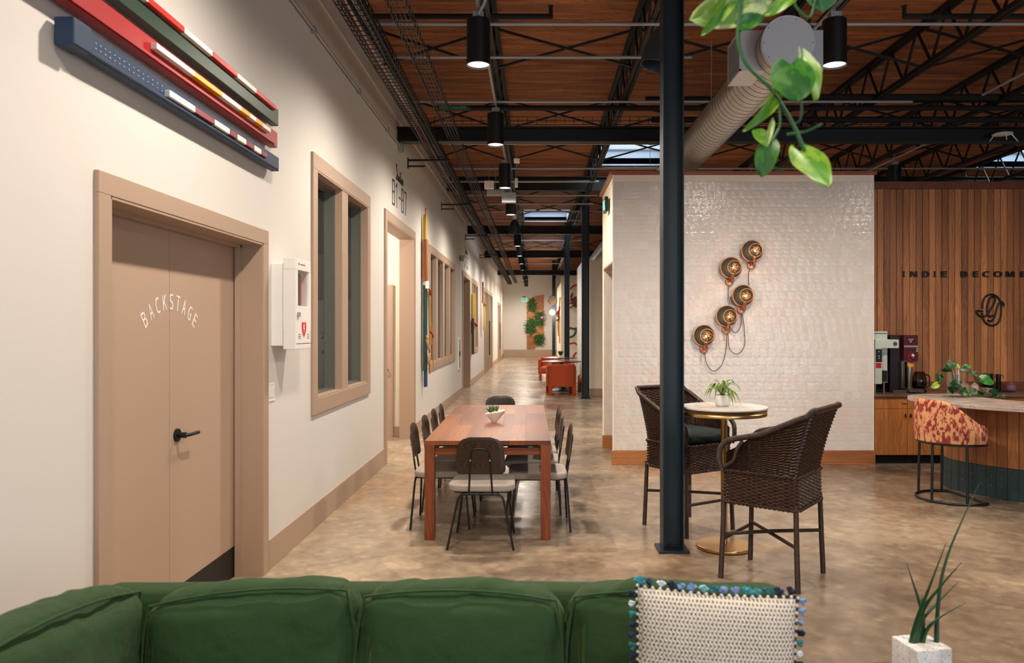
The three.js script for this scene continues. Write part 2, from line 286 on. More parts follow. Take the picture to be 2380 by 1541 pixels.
{ // backstage double door
  const [a, b, , y1] = openings[0], d = struct('door_1', 'taupe double door lettered BACKSTAGE with black kick plate', 'door'), xd = WX - 0.17;
  casing(d, a, b, 0, y1, 0.092, false);
  part('door_stop', [bx(xd + 0.012, xd + 0.05, 0, y1 - 0.012, -b + 0.012, -b + 0.03), bx(xd + 0.012, xd + 0.05, y1 - 0.03, y1 - 0.012, -b + 0.012, -a - 0.012)], M.taupe, d);
  const mid = 4.16;
  part('leaf', bx(xd - 0.045, xd, 0.006, y1 - 0.016, -mid + 0.0025, -a - 0.014, 0.002), M.taupeDoor, d);
  const leaf = part('leaf', bx(xd - 0.045, xd, 0.006, y1 - 0.016, -b + 0.014, -mid - 0.0025, 0.002), M.taupeDoor, d);
  part('kick_plate', bx(xd, xd + 0.003, 0.01, 0.2, -b + 0.014, -mid - 0.004), M.rubber, leaf, 'black kick plate');
  part('kick_plate', bx(xd, xd + 0.003, 0.01, 0.2, -mid + 0.004, -a - 0.014), M.rubber, d, 'black kick plate');
  // lever handle
  const hz = -4.24, hy = 1.035;
  part('handle', [new THREE.CylinderGeometry(0.036, 0.036, 0.012, 28).rotateZ(Math.PI / 2).translate(xd + 0.006, hy, hz), bent([[xd + 0.01, hy, hz], [xd + 0.065, hy, hz], [xd + 0.068, hy, hz - 0.125]], 0.010, 0.03, 10), new THREE.CylinderGeometry(0.014, 0.017, 0.045, 16).rotateZ(Math.PI / 2).translate(xd + 0.03, hy, hz)], M.black, leaf, 'black lever handle');
  // arched lettering
  const R = 0.47, word = 'BACKSTAGE', cy = 1.763 - R;
  const gl = [...word].map((c, i) => { const th = lerp(-0.66, 0.66, i / 8), g = textBox(c, -0.020, 0.020, -0.042, 0.042, font, 0.0012); g.rotateZ(-th); g.translate(R * Math.sin(th), cy + R * Math.cos(th), 0); g.rotateY(Math.PI / 2); g.translate(xd + 0.0006, 0, -mid - 0.02); return g; });
  part('lettering', gl, M.white, d, 'white arched lettering');
}
{ // cased opening to the first suites
  const [a, b, , y1] = openings[2], d = struct('door_2', 'tall open taupe doorway under the suite lettering B1-B7', 'doorway');
  casing(d, a, b, 0, y1, 0.115, false);
}
{ const s = struct('door_6', 'taupe flush door at the end of the suite passage', 'door'); part('leaf', bx(-3.0, -2.12, 0.0, 2.27, -11.585, -11.56, 0.003), M.taupeDoor, s); part('handle', bent([[-2.2, 1.0, -11.56], [-2.2, 1.0, -11.5], [-2.31, 1.0, -11.5]], 0.01, 0.02, 8), M.black, s); }
{ const [a, b, , y1] = openings[4], d = struct('door_3', 'tall taupe doorway under the suite lettering C1-C3', 'doorway'); casing(d, a, b, 0, y1, 0.115, false); }
function glazed(n, k, label, cat, panes, mull, bottom, cw = 0.125) {
  const [a, b, y0, y1] = openings[k], w = struct(n, label, cat); casing(w, a, b, y0, y1, cw, bottom);
  const s = (b - a - mull * (panes - 1)) / panes, xg = WX - 0.11, hd = 0.045;
  for (let i = 0; i < panes; i++) {
    const p = a + i * (s + mull), q = p + s;
    if (i) part('mullion', bx(WX - 0.157, WX + 0.012, y0, y1, -p, -p + mull, 0.004), M.taupe, w);
    const e = 0.027;
    part('sash', [bx(xg - hd, xg + hd, y0 + 0.012, y1 - 0.012, -p - e, -p), bx(xg - hd, xg + hd, y0 + 0.012, y1 - 0.012, -q, -q + e), bx(xg - hd, xg + hd, y1 - e - 0.012, y1 - 0.012, -q, -p), bx(xg - hd, xg + hd, y0 + 0.012, y0 + e, -q, -p), bx(xg + hd, xg + hd + 0.01, y0 + 0.012, y1 - 0.012, -p - 0.02, -p), bx(xg + hd, xg + hd + 0.01, y0 + 0.012, y1 - 0.012, -q, -q + 0.02)], M.sash, w);
    part('pane', bx(xg - 0.042, xg - 0.036, y0 + e, y1 - e - 0.012, -q + e, -p - e), M.glass, w);
  }
  return w;
}
glazed('window_1', 1, 'two pane taupe window beside the red heart cabinet', 'window', 2, 0.22, true);
glazed('window_2', 3, 'four pane taupe window beside the tall yellow and orange wall sculpture', 'window', 4, 0.26, true);
glazed('window_3', 5, 'small distant taupe window behind the yellow and navy wall sculpture', 'window', 3, 0.16, true);
const d4 = glazed('door_4', 6, 'far glazed office doors with taupe frame and black pulls', 'door', 5, 0.2, false);
part('pull', rod([WX + 0.05, 0.6, -29.6], [WX + 0.05, 1.9, -29.6], 0.018, 8), M.black, d4); part('notice', bx(WX - 0.14, WX - 0.13, 1.55, 1.85, -29.55, -29.2), M.white, d4);
const d5 = glazed('door_5', 7, 'narrow glazed taupe door near the corridor end', 'door', 3, 0.2, false);
part('pull', rod([WX + 0.05, 0.6, -38.5], [WX + 0.05, 1.9, -38.5], 0.018, 8), M.black, d5);

// suite lettering on the wall
const GLYPH = { B: [[0, 0, 0, 1, 0.8, 1, 1, 0.9, 1, 0.62, 0.85, 0.53, 0, 0.53], [0.85, 0.53, 1, 0.42, 1, 0.1, 0.8, 0, 0, 0]], 1: [[0.1, 0.85, 0.6, 1, 0.6, 0]], '-': [[0.1, 0.5, 0.9, 0.5]], 7: [[0, 1, 1, 1, 0.6, 0]], C: [[1, 0.8, 0.95, 0.93, 0.8, 1, 0.2, 1, 0.05, 0.93, 0, 0.8, 0, 0.2, 0.05, 0.07, 0.2, 0, 0.8, 0, 0.95, 0.07, 1, 0.2]], 3: [[0, 1, 0.8, 1, 1, 0.9, 1, 0.62, 0.85, 0.53, 0.3, 0.53], [0.85, 0.53, 1, 0.42, 1, 0.1, 0.8, 0, 0, 0]] };
function wallText(str, Z0, Z1, y0, y1, f, label) {                           // thin condensed characters made of flat strokes
  const n = str.length, cell = (Z1 - Z0) / n, w = cell * 0.68, g = [], t = 0.022;
  [...str].forEach((c, i) => { for (const s of GLYPH[c]) for (let k = 0; k + 3 < s.length; k += 2) { const a = V(WX + 0.002, y0 + s[k + 1] * (y1 - y0), -(Z0 + i * cell + s[k] * w)), b = V(WX + 0.002, y0 + s[k + 3] * (y1 - y0), -(Z0 + i * cell + s[k + 2] * w)), d = b.clone().sub(a).setLength(t / 2); g.push(bar(a.sub(d), b.add(d), 0.004, t, V(0, 0, 1).cross(d).lengthSq() > 1e-8 ? V(1, 0, 0).cross(d).normalize() : V(0, 1, 0))); } });
  return single('wall_lettering', label, 'lettering', g, M.black);
}
wallText('B1-B7', 9.73, 10.84, 3.19, 3.49, font, 'thin black characters B1-B7 above the first doorway');
const scriptWord = (Z0) => {                                                  // the word Suites written in joined strokes
  const st = [[[0.11, 0.93], [0.06, 1.0], [0.02, 0.9], [0.06, 0.75], [0.13, 0.6], [0.15, 0.35], [0.09, 0.18], [0.0, 0.25], [0.03, 0.38]], [[0.20, 0.5], [0.20, 0.28], [0.25, 0.2], [0.31, 0.32], [0.33, 0.5], [0.33, 0.28], [0.38, 0.2], [0.43, 0.34], [0.44, 0.5], [0.44, 0.26], [0.49, 0.2], [0.55, 0.4], [0.59, 0.8], [0.57, 0.3], [0.62, 0.18], [0.68, 0.3], [0.75, 0.42], [0.73, 0.5], [0.69, 0.38], [0.72, 0.2], [0.79, 0.22], [0.87, 0.5], [0.92, 0.34], [0.91, 0.2], [0.85, 0.18]], [[0.45, 0.64], [0.455, 0.66]], [[0.53, 0.55], [0.63, 0.56]]];
  return st.map((p) => polyTube(smooth(p.map(([x, y]) => V(WX + 0.003, 3.50 + y * 0.24, -Z0 - x * 0.56)), p.length * 5), 0.0055, 5));
};
single('wall_lettering', 'small black script word Suites above B1-B7', 'lettering', scriptWord(9.98), M.black);
wallText('C1-C3', 19.6, 20.75, 3.19, 3.49, font, 'thin black characters C1-C3 above the second doorway');
single('wall_lettering', 'small black script word Suites above C1-C3', 'lettering', scriptWord(19.85), M.black);

// ---------- roof deck, its boards and roof lights ----------
const lights3 = [[1.2, 2.55, 13.7, 15.7], [-0.33, 0.97, 21.6, 24.0], [8.95, 10.25, 14.0, 16.0]];
const deck = struct('ceiling', 'exposed reddish brown timber board ceiling', 'ceiling');
{
  const cuts = [-ZB, 13.7, 14.0, 15.7, 16.0, 21.6, 24.0, ZE], g = [];
  for (let i = 0; i < cuts.length - 1; i++) { const a = cuts[i], b = cuts[i + 1]; let x = -5.6; for (const [p, q] of lights3.filter((h) => h[2] < b && h[3] > a).map((h) => [h[0], h[1]]).sort((m, n) => m[0] - n[0])) { g.push(bx(x, p, DECK + 0.03, DECK + 0.15, -b, -a)); x = q; } g.push(bx(x, XR + 0.2, DECK + 0.03, DECK + 0.15, -b, -a)); }
  part('roof_slab', g, M.blackRough, deck);
  const far = [], pitch = 0.14; let count = 0, row = 0;
  for (let Z = -ZB; Z < ZE; Z += pitch, row++) {
    let x = WX, cutsX = lights3.filter((h) => Z + pitch > h[2] && Z < h[3]);
    const near = Z > 6.6 && Z < 17;
    while (x < XR - 0.05) {
      let x1 = Math.min(XR, x + (near ? rr(3.2, 5.2) : 13.9)), skip = 0; if (XR - x1 < 1) x1 = XR;
      for (const h of cutsX) { if (x >= h[0] - 1e-3 && x < h[1] - 1e-3) skip = h[1]; else if (x < h[0] && x1 > h[0]) x1 = h[0]; }
      if (skip) { x = skip; continue; }
      const g = shiftUV(bx(x + 0.0015, x1 - 0.0015, DECK, DECK + 0.03, -Z - pitch + 0.0045, -Z - 0.0045), rr(0, 2), rr(0, 1));
      if (near && count < 300) { part('board', g, M.deck, deck); count++; } else far.push(g);
      x = x1;
    }
  }
  part('boards', far, M.deck, deck).userData.kind = 'stuff';
  lights3.forEach(([a, b, p, q], i) => {
    const s = thing('roof_light', ['roof light above the tile block', 'roof light far along the corridor', 'roof light beyond the bar'][i] + ', white curb and clear glazing', 'skylight');
    const H = DECK + 0.33;
    part('curb', [bx(a - 0.05, a, DECK, H, -q, -p), bx(b, b + 0.05, DECK, H, -q, -p), bx(a - 0.05, b + 0.05, DECK, H, -q - 0.05, -q), bx(a - 0.05, b + 0.05, DECK, H, -p, -p + 0.05)], std('#8D99A3', 0.6), s);
    part('pane', bx(a, b, H - 0.03, H - 0.02, -q, -p), M.glass, s);
  });
}

const ORD = ['first', 'second', 'third', 'fourth', 'fifth', 'sixth', 'seventh', 'eighth', 'ninth', 'tenth', 'eleventh', 'twelfth', 'thirteenth', 'fourteenth', 'fifteenth', 'sixteenth', 'seventeenth', 'eighteenth', 'nineteenth'];
// ---------- open web joists, girders, bridging ----------
const jx = [0, 1, 2, 3, 4, 5, 6, 7].map((k) => -0.45 + 1.55 * k), JB = 4.42, JT = DECK;
{
  const z0 = ZB - 0.05, z1 = -ZE + 0.05, L = z0 - z1;
  const top = [bx(-0.055, -0.006, JT - 0.05, JT - 0.001, z1, z0), bx(0.006, 0.055, JT - 0.05, JT - 0.001, z1, z0)], bot = [bx(-0.045, -0.006, JB, JB + 0.045, z1, z0), bx(0.006, 0.045, JB, JB + 0.045, z1, z0)], web = [];
  const n = Math.round(L / 0.62); for (let i = 0; i < n; i++) { const a = z0 - L * i / n, b = z0 - L * (i + 1) / n, m = (a + b) / 2; web.push(bar([0, JT - 0.03, a], [0, JB + 0.02, m], 0.022), bar([0, JB + 0.02, m], [0, JT - 0.03, b], 0.022)); }
  const gt = merge(top), gb = merge(bot), gw = merge(web);
  const names = ['above the corridor lamp row', 'over the steel column', 'over the small round table', 'between table and bar', 'over the bar stool', 'over the bar counter', 'beyond the bar', 'near the outer wall'];
  jx.forEach((x, i) => { const j = thing('roof_joist', 'black open web steel roof joist ' + names[i], 'joist', [x, 0, 0], 0, 'open web roof joists'); part('top_chord', gt, M.steelDark, j); part('bottom_chord', gb, M.steelDark, j); part('web_rod', gw, M.steelDark, j); });
  // cross bridging between joists
  const mk = (w) => [bar([0.05, JT - 0.06, 0], [w - 0.05, JB + 0.03, 0.03], 0.03, 0.022), bar([0.05, JB + 0.03, 0], [w - 0.05, JT - 0.06, -0.03], 0.03, 0.022)];
  const [ga, gb2] = mk(1.55), [gc, gd] = mk(1.345);
  [5.8, 8.4, 11.0, 13.0, 16.8, 19.4, 24.6, 28].forEach((Z, row) => { for (let i = -1; i < 7; i++) {
    if (i < 0 && Z < 6) continue;
    const b = thing('cross_bridging', 'crossed black bridging bars, ' + ORD[row] + ' row from the storefront, ' + ORD[i + 1] + ' joist bay from the corridor wall', 'bracing', [i < 0 ? WX : jx[i], 0, -Z], 0, 'crossed bridging between joists');
    part('brace', i < 0 ? gc : ga, M.steelDark, b); part('brace', i < 0 ? gd : gb2, M.steelDark, b);
  } });
}
function girder(name, label, Z, y0, y1, w, x0 = WX, x1 = XR) { const g = thing(name, label, 'beam'); part('flange', bx(x0, x1, y1 - 0.016, y1, -Z - w / 2, -Z + w / 2), M.steelDark, g); part('flange', bx(x0, x1, y0, y0 + 0.016, -Z - w / 2, -Z + w / 2), M.steelDark, g); part('web', bx(x0, x1, y0 + 0.016, y1 - 0.016, -Z - 0.006, -Z + 0.006), M.steelDark, g); return g; }
girder('steel_girder', 'black steel girder leaving the corridor wall under the joists', 10.1, 4.04, 4.23, 0.16);
girder('steel_girder', 'black steel girder behind the third corridor lamp', 15.8, 4.42, 4.70, 0.16);
girder('steel_girder', 'black steel girder far along the corridor before the bell lamp', 20.6, 4.12, 4.34, 0.16);
girder('steel_girder', 'distant black steel girder towards the corridor end', 27.5, 4.12, 4.38, 0.16);
girder('steel_girder', 'most distant black steel girder before the end wall', 36.9, 4.16, 4.40, 0.16);

// ---------- conduits and pipes across the hall ----------
const condY = 4.385, conduits = [[7.04, -1.7, XR], [7.9, -1.7, 1.6], [9.45, -1.7, 4.6], [10.75, -1.7, 3.2], [11.6, -1.7, 1.9], [13.4, -1.7, XR], [14.6, -1.7, 1.2], [16.1, -1.7, 1.3], [17.2, -1.7, 1.3], [18.3, -1.7, 2.2], [19.8, -1.7, 1.6], [22.3, -1.7, 1.6], [24.4, -1.7, 1.5], [26.5, -1.7, 1.5], [29.5, -1.7, 1.5], [33, -1.7, 1.5], [37, -1.7, 1.5], [40.5, -1.7, 1.5]];
conduits.forEach(([Z, a, b], ci) => {
  const c = thing('electrical_conduit', 'thin galvanised crosswise conduit, ' + ORD[ci] + ' from the storefront under the joists', 'conduit', [0, 0, -Z], 0, 'crosswise conduits');
  part('pipe', rod([a, condY, 0], [b, condY, 0], Z < 14 ? 0.016 : 0.02, 8), M.galv, c);
  for (let x = Math.ceil(a / 1.5) * 1.5 + 0.2; x < b; x += 3) part('coupling', rod([x, condY, 0], [x + 0.06, condY, 0], 0.021, 8), M.galv, c);
});
{
  const p = thing('water_pipe', 'black water pipe with green label tape under the joists', 'pipe', [0, 0, -9.74]);
  part('pipe', rod([-1.25, 4.39, 0], [XR, 4.39, 0], 0.034, 12), M.blackRough, p);
  const lb = part('label_tape', rod([-1.23, 4.39, 0], [-0.82, 4.39, 0], 0.0355, 12), std('#16332C', 0.5), p, 'green label tape');
  part('print', textBox('DOMESTIC COLD WATER', -1.2, -0.86, 4.375, 4.405, fontBold, 0.002).translate(0, 0, 0.035), std('#54C49A', 0.5), lb);
}
[[9.95, 4.30, 1.5, 'lower'], [9.55, 4.47, 2.4, 'upper'], [9.82, 4.52, 1.4, 'topmost']].forEach(([Z, y, x, w]) => single('water_pipe', w + ' black insulated pipe running over the bar beside the girder', 'pipe', rod([x, y, -Z], [XR, y, -Z], 0.04, 12), M.blackRough));
for (const [a, b, lab] of [[-1.6, 0.15, 'black sprinkler branch pipe ending above the corridor'], [3.55, XR - 0.05, 'black sprinkler branch pipe ending above the bar']]) {
  const s = thing('sprinkler_pipe', lab, 'pipe', [0, 0, -7.45]), e = a < 0 ? b : a;
  part('pipe', rod([a, 4.62, 0], [b, 4.62, 0], 0.026, 10), M.blackRough, s); part('sprinkler_head', [rod([e, 4.6, 0], [e, 4.7, 0], 0.02, 8), new THREE.CylinderGeometry(0.03, 0.01, 0.02, 10).translate(e, 4.71, 0)], M.blackRough, s);
}
// conduit clipped along the corridor wall with its box, and the wall's upper ledge
{
  const c = thing('wall_conduit', 'galvanised conduit clipped high along the white corridor wall', 'conduit'), x = WX + 0.025;
  part('pipe', rod([x, 4.01, 0.5], [x, 4.01, -10.1], 0.013, 8), M.galv, c);
  for (const Z of [3, 4.6, 6.2, 7.8, 9.3]) part('strap', bx(WX, x + 0.016, 3.985, 4.035, -Z - 0.012, -Z + 0.012), M.galv, c);
  part('outlet_box', bx(WX, WX + 0.06, 3.93, 4.06, -10.22, -10.1, 0.004), M.galv, c);
  struct('trim_2', 'thin pale ledge running high along the corridor wall', 'trim', bx(WX, WX + 0.02, 4.33, 4.36, -ZE, ZB), M.wall);
}
// ---------- wire basket cable trays ----------
function tray(name, label, a, b, X0, X1, y, h, wire, cross, parentMat) {            // runs along z from Z = a to Z = b
  const t = thing(name, label, 'cable tray'), long = [], cr = [];
  for (let i = 0; i <= 4; i++) long.push(bar([lerp(X0, X1, i / 4), y, -a], [lerp(X0, X1, i / 4), y, -b], wire));
  for (const s of [X0, X1]) for (const k of [0.5, 1]) long.push(bar([s, y + h * k, -a], [s, y + h * k, -b], wire));
  for (let Z = a; Z < b; Z += cross) cr.push(bar([X0, y, -Z], [X1, y, -Z], wire), bar([X0, y, -Z], [X0, y + h, -Z], wire, wire, V(1, 0, 0)), bar([X1, y, -Z], [X1, y + h, -Z], wire, wire, V(1, 0, 0)));
  part('long_wire', long, M.black, t); part('cross_wire', cr, M.black, t); return t;
}
tray('cable_tray', 'black wire basket tray full of cables beside the corridor wall', 1.0, 42, -1.47, -1.27, 4.0, 0.10, 0.007, 0.1);
tray('cable_tray', 'emptier black wire basket tray beside the corridor lamp row', 1.0, 42, -1.12, -0.98, 4.06, 0.08, 0.006, 0.14);
{ // crosswise tray on the girder
  const t = thing('cable_tray', 'black wire basket tray lying along the top of the girder', 'cable tray'), g = [], q = [];
  for (const [dz, dy] of [[0, 0], [0.1, 0], [-0.1, 0], [0.1, 0.1], [-0.1, 0.1], [0.1, 0.05]]) g.push(bar([-1.3, 4.25 + dy, -10.1 + dz], [XR, 4.25 + dy, -10.1 + dz], 0.006));
  for (let x = -1.3; x < XR; x += 0.12) q.push(bar([x, 4.25, -10.2], [x, 4.25, -10.0], 0.006), bar([x, 4.25, -10.0], [x, 4.35, -10.0], 0.006, 0.006, V(1, 0, 0)));
  part('long_wire', g, M.black, t); part('cross_wire', q, M.black, t);
}
[['black', -1.31, 0.030, M.blackRough, 'thick black cable bundle'], ['red', -1.42, 0.012, std('#8E1F22', 0.6), 'thin red cable'], ['white', -1.39, 0.012, std('#C9C3BA', 0.6), 'thin white cable'], ['grey', -1.45, 0.010, std('#8A8684', 0.6), 'thin grey cable'], ['black', -1.355, 0.018, M.blackRough, 'slim black cable']].forEach(([c, x, r, m, lab], i) => {
  const pts = []; for (let Z = 1; Z <= 42; Z += 1.0) pts.push(V(x + 0.018 * Math.sin(Z * 1.3 + i), 4.005 + r + 0.008 * (i > 0 ? 1 : 0), -Z));
  single('tray_cable', lab + ' lying in the wire tray by the wall', 'cable', polyTube(smooth(pts, 130), r, 6), m);
});
// brackets holding the tray on the wall
[10.9, 14.8, 19.8, 25.0].forEach((Z, bi) => { const b = thing('tray_bracket', 'black steel tray bracket on the wall, ' + ORD[bi] + ' beyond the girder', 'bracket', [0, 0, -Z], 0, 'tray brackets on the wall'); part('arm', bar([WX, 3.985, 0], [-1.22, 3.985, 0], 0.03, 0.025), M.steelDark, b); part('brace', bar([WX, 3.90, 0], [-1.55, 3.90, 0], 0.022), M.steelDark, b); part('wall_plate', bx(WX, WX + 0.01, 3.87, 4.02, -0.03, 0.03), M.steelDark, b); });

// ---------- pendant downlights ----------
const lens = new THREE.MeshStandardMaterial({ color: '#FFFFFF', emissive: lin(1, 0.93, 0.82), emissiveIntensity: 6, roughness: 0.4 });
function spot(parent, x, y, z) { const s = new THREE.SpotLight(LAMP_COL, LAMP_CD, 0, 1.5, 0.62, 2); s.position.set(x, y, z); s.target.position.set(x, y - 1, z); s.shadow.radius = 4.4; s.name = 'lamp_light'; parent.add(s, s.target); }
const canGeo = lathe([[0.0, 0.38], [0.095, 0.38], [0.1, 0.372], [0.1, 0.0], [0.092, 0.0], [0.092, 0.02], [0.0, 0.02]], 36), ringGeo = lathe([[0.1, 0.0], [0.101, -0.002], [0.093, -0.002], [0.092, 0.012]], 36), lensGeo = new THREE.CylinderGeometry(0.0915, 0.0915, 0.008, 36).translate(0, 0.014, 0), stemGeo = merge([rod([0, 0.38, 0], [0, 0.56, 0], 0.012, 8), bx(-0.045, 0.045, 0.385, 0.44, -0.045, 0.045)]);
const lampY = 3.845;
function canLamp(x, Z, label, group) { const l = thing('pendant_downlight', label, 'ceiling lamp', [x, lampY, -Z], 0, group); part('housing', canGeo, M.black, l); part('trim_ring', ringGeo, M.galv, l); part('lens', lensGeo, lens, l, 'glowing white lens'); part('stem', stemGeo, M.galv, l); spot(l, 0, 0.002, 0); return l; }
const rowA = [0.75, 3.65, 6.55, 9.4, 12.3, 15.2, 21, 23.9, 26.8, 29.7, 32.6, 35.5, 38.4, 41.3];
rowA.forEach((Z, i) => canLamp(-0.48, Z, 'black cylinder downlight, ' + ORD[i] + ' along the corridor row from the storefront', 'corridor cylinder downlights'));
[1.6, 6.55].forEach((Z, i) => canLamp(2.53, Z, 'black cylinder downlight hanging ' + ['between storefront and duct end', 'beside the flat end cap of the duct'][i], 'downlights beside the duct'));
canLamp(5.2, 6.4, 'black cylinder downlight hanging over the curved bar'); canLamp(5.75, 12.4, 'black cylinder downlight hanging behind the cedar wall top');
canLamp(2.53, 13.2, 'black cylinder downlight behind the tile block');
function bellLamp(x, y, Z, label, tilt, lit, s = 1) {
  const l = thing('bell_pendant', label, 'ceiling lamp', [x, y, -Z]); l.rotation.z = tilt; l.scale.setScalar(s);
  part('shade', lathe([[0.0, 0.30], [0.035, 0.29], [0.07, 0.25], [0.105, 0.18], [0.12, 0.1], [0.12, 0.0], [0.112, 0.0], [0.112, 0.1], [0.095, 0.17], [0.0, 0.26]], 32), std('#2A3A42', 0.4), l); part('cap', lathe([[0.0, 0.42], [0.045, 0.42], [0.05, 0.32], [0.036, 0.28], [0.0, 0.28]], 20), M.white, l); part('stem', rod([0, 0.4, 0], [0, 0.62, 0], 0.012), M.galv, l);
  const b = part('bulb', new THREE.SphereGeometry(0.04, 14, 10).translate(0, 0.1, 0), lit ? lens : M.white, l); if (lit) spot(l, 0, 0.05, 0); return b;
}
bellLamp(-0.48, 3.83, 18.1, 'dark bell shaped pendant lamp in the corridor lamp row', 0, false, 1.15);
bellLamp(1.02, 3.80, 6.45, 'dark bell lamp with white cap hanging behind the steel column', -0.25, false, 1.25);
for (const [x, a, b, w] of [[-0.48, -2.2, 41.4, 'corridor'], [2.53, 0.5, 13.3, 'duct side'], [5.75, 11, 14, 'rear hall'], [5.2, 4, 9, 'bar']]) single('lamp_conduit', 'galvanised conduit feeding the ' + w + ' downlights', 'conduit', rod([x, 4.335, -a], [x, 4.335, -b], 0.016, 8), M.galv);
single('flexible_conduit', 'ribbed flexible conduit looping to the first corridor downlight', 'conduit', polyTube(smooth([[-0.48, 4.25, -6.5], [-0.42, 4.36, -6.48], [-0.40, 4.48, -6.4], [-0.44, 4.58, -6.35]], 24), 0.016, 8), M.galv);
// small boxes hung among the lamps
[[1137, 430, 13.0, 0.16, 0.13, 'white blank junction box beside the third corridor downlight', M.white], [1152, 448, 13.2, 0.30, 0.09, 'flat grey access panel hanging below the junction box', M.galv], [1183, 460, 12.9, 0.24, 0.17, 'grey steel box hanging between the third and fourth downlights', M.galv], [1201, 374, 12.0, 0.09, 0.06, 'small white tag hanging from the lamp conduit', M.white], [1200, 425, 12.6, 0.05, 0.14, 'slim white sensor beside the third downlight', M.white]].forEach(([x, y, Z, w, h, lab, m]) => { const p = P(x, y, Z), t = thing('ceiling_box', lab, 'box', [p.x, p.y, p.z]); part('body', bx(-w / 2, w / 2, -h / 2, h / 2, -0.05, 0.05, 0.006), m, t); part('hanger', rod([0, h / 2, 0], [0, Math.max(h / 2 + 0.05, 4.39 - p.y), 0], 0.006, 6), M.galv, t); });

// ---------- spiral duct with supply box ----------
{
  const d = thing('spiral_duct', 'large round spiral metal air duct with flat end cap', 'duct', [1.91, 3.775, 0]), R = 0.2, a = 5.85, b = 32, hx = [];
  part('pipe', new THREE.CylinderGeometry(R, R, b - a, 56, 1, true).rotateX(Math.PI / 2).translate(0, 0, -(a + b) / 2), M.duct, d);
  const turns = Math.round((20 - a) / 0.105); for (let i = 0; i <= turns * 28; i++) { const t = i / 28, an = t * Math.PI * 2; hx.push(V(Math.cos(an) * R, Math.sin(an) * R, -a - t * 0.105)); }
  part('seam', polyTube(hx, 0.004, 4), std('#77736C', 0.5, { metalness: 0.6 }), d);
  part('end_cap', [new THREE.CylinderGeometry(R + 0.004, R + 0.004, 0.02, 56).rotateX(Math.PI / 2).translate(0, 0, -a), new THREE.TorusGeometry(R + 0.002, 0.005, 6, 56).translate(0, 0, -a + 0.01)], std('#C9D0D6', 0.45, { metalness: 0.25 }), d);
  const screws = []; for (let i = 0; i < 10; i++) { const an = i / 10 * 6.283; screws.push(new THREE.SphereGeometry(0.004, 6, 4).translate(Math.cos(an) * 0.185, Math.sin(an) * 0.185, -a + 0.011)); } part('screw', screws, M.steelDark, d);
  const bm = std('#C0C6CB', 0.42, { metalness: 0.3 });
  const box = part('supply_box', bx(-0.31, 0.33, -0.155, 0.165, -6.4, -6.02, 0.004), bm, d);
  for (let i = 0; i < 9; i++) part('louver', bx(-0.318, -0.308, -0.14, 0.15, -6.37 + i * 0.038, -6.37 + i * 0.038 + 0.014), M.galv, box);
  part('grille_frame', [bx(-0.322, -0.308, 0.15, 0.168, -6.4, -6.02), bx(-0.322, -0.308, -0.158, -0.14, -6.4, -6.02), bx(-0.322, -0.308, -0.155, 0.165, -6.4, -6.38), bx(-0.322, -0.308, -0.155, 0.165, -6.04, -6.02)], bm, box);
  for (const Z of [7.5, 11.5, 15.5]) part('hanger_strap', [bar([-R - 0.004, 0, -Z], [-R - 0.004, 0.63, -Z], 0.003, 0.025, V(0, 0, 1)), bar([R + 0.004, 0, -Z], [R + 0.004, 0.63, -Z], 0.003, 0.025, V(0, 0, 1))], M.galv, d);
}
// white wireless access point with arms under the girder
{
  const p = P(2330, 313, 9.9), t = thing('access_point', 'small white three armed wireless unit hanging under the girder', 'access point', [p.x, p.y, p.z]);
  part('body', lathe([[0, 0.03], [0.06, 0.03], [0.12, 0.012], [0.12, 0.0], [0, -0.006]], 24), M.white, t);
  for (const [x, z] of [[-0.1, 0.02], [0.1, 0.02], [-0.01, 0.09]]) part('antenna', rod([x, 0.01, z], [x * 1.8, -0.09, z * 1.3], 0.008, 8, 0.006), M.white, t);
  part('mount', rod([0, 0.02, 0], [0, 0.02, -0.12], 0.015), M.white, t);
}

// ---------- steel columns ----------
{
  const mk = (label, x, Z, w = 0.152) => {
    const c = thing('steel_column', label, 'column', [x, 0, -Z], 0), h = w / 2, t = 0.011;
    part('flange', bx(-h, -h + t, 0.012, DECK - 0.02, -h, h, 0.002), M.steelBlue, c); part('flange', bx(h - t, h, 0.012, DECK - 0.02, -h, h, 0.002), M.steelBlue, c);
    part('web', bx(-h + t, h - t, 0.012, DECK - 0.02, -0.005, 0.005), M.steelBlue, c);
    part('base_plate', bx(-h - 0.035, h + 0.035, 0, 0.018, -h - 0.035, h + 0.035, 0.003), M.steelBlue, c);
    part('weld_seam', [bx(-h + t, h - t, 0.018, 0.03, 0.005, 0.016, 0.003), rod([-0.015, 0.018, 0.04], [-0.015, 0.05, 0.04], 0.008, 6), rod([0.035, 0.018, 0.04], [0.035, 0.045, 0.04], 0.007, 6)], M.steelDark, c);
    return c;
  };
  mk('dark blue steel column rising beside the small round table', 1.0, 5.67);
  mk('dark steel column in front of the cream corridor block', 1.16, 17.9, 0.17);
  mk('distant dark steel column beside the mural wall', 0.99, 24.2, 0.16);
  mk('most distant dark steel column near the corridor end wall', 0.9, 37.5, 0.16);
}

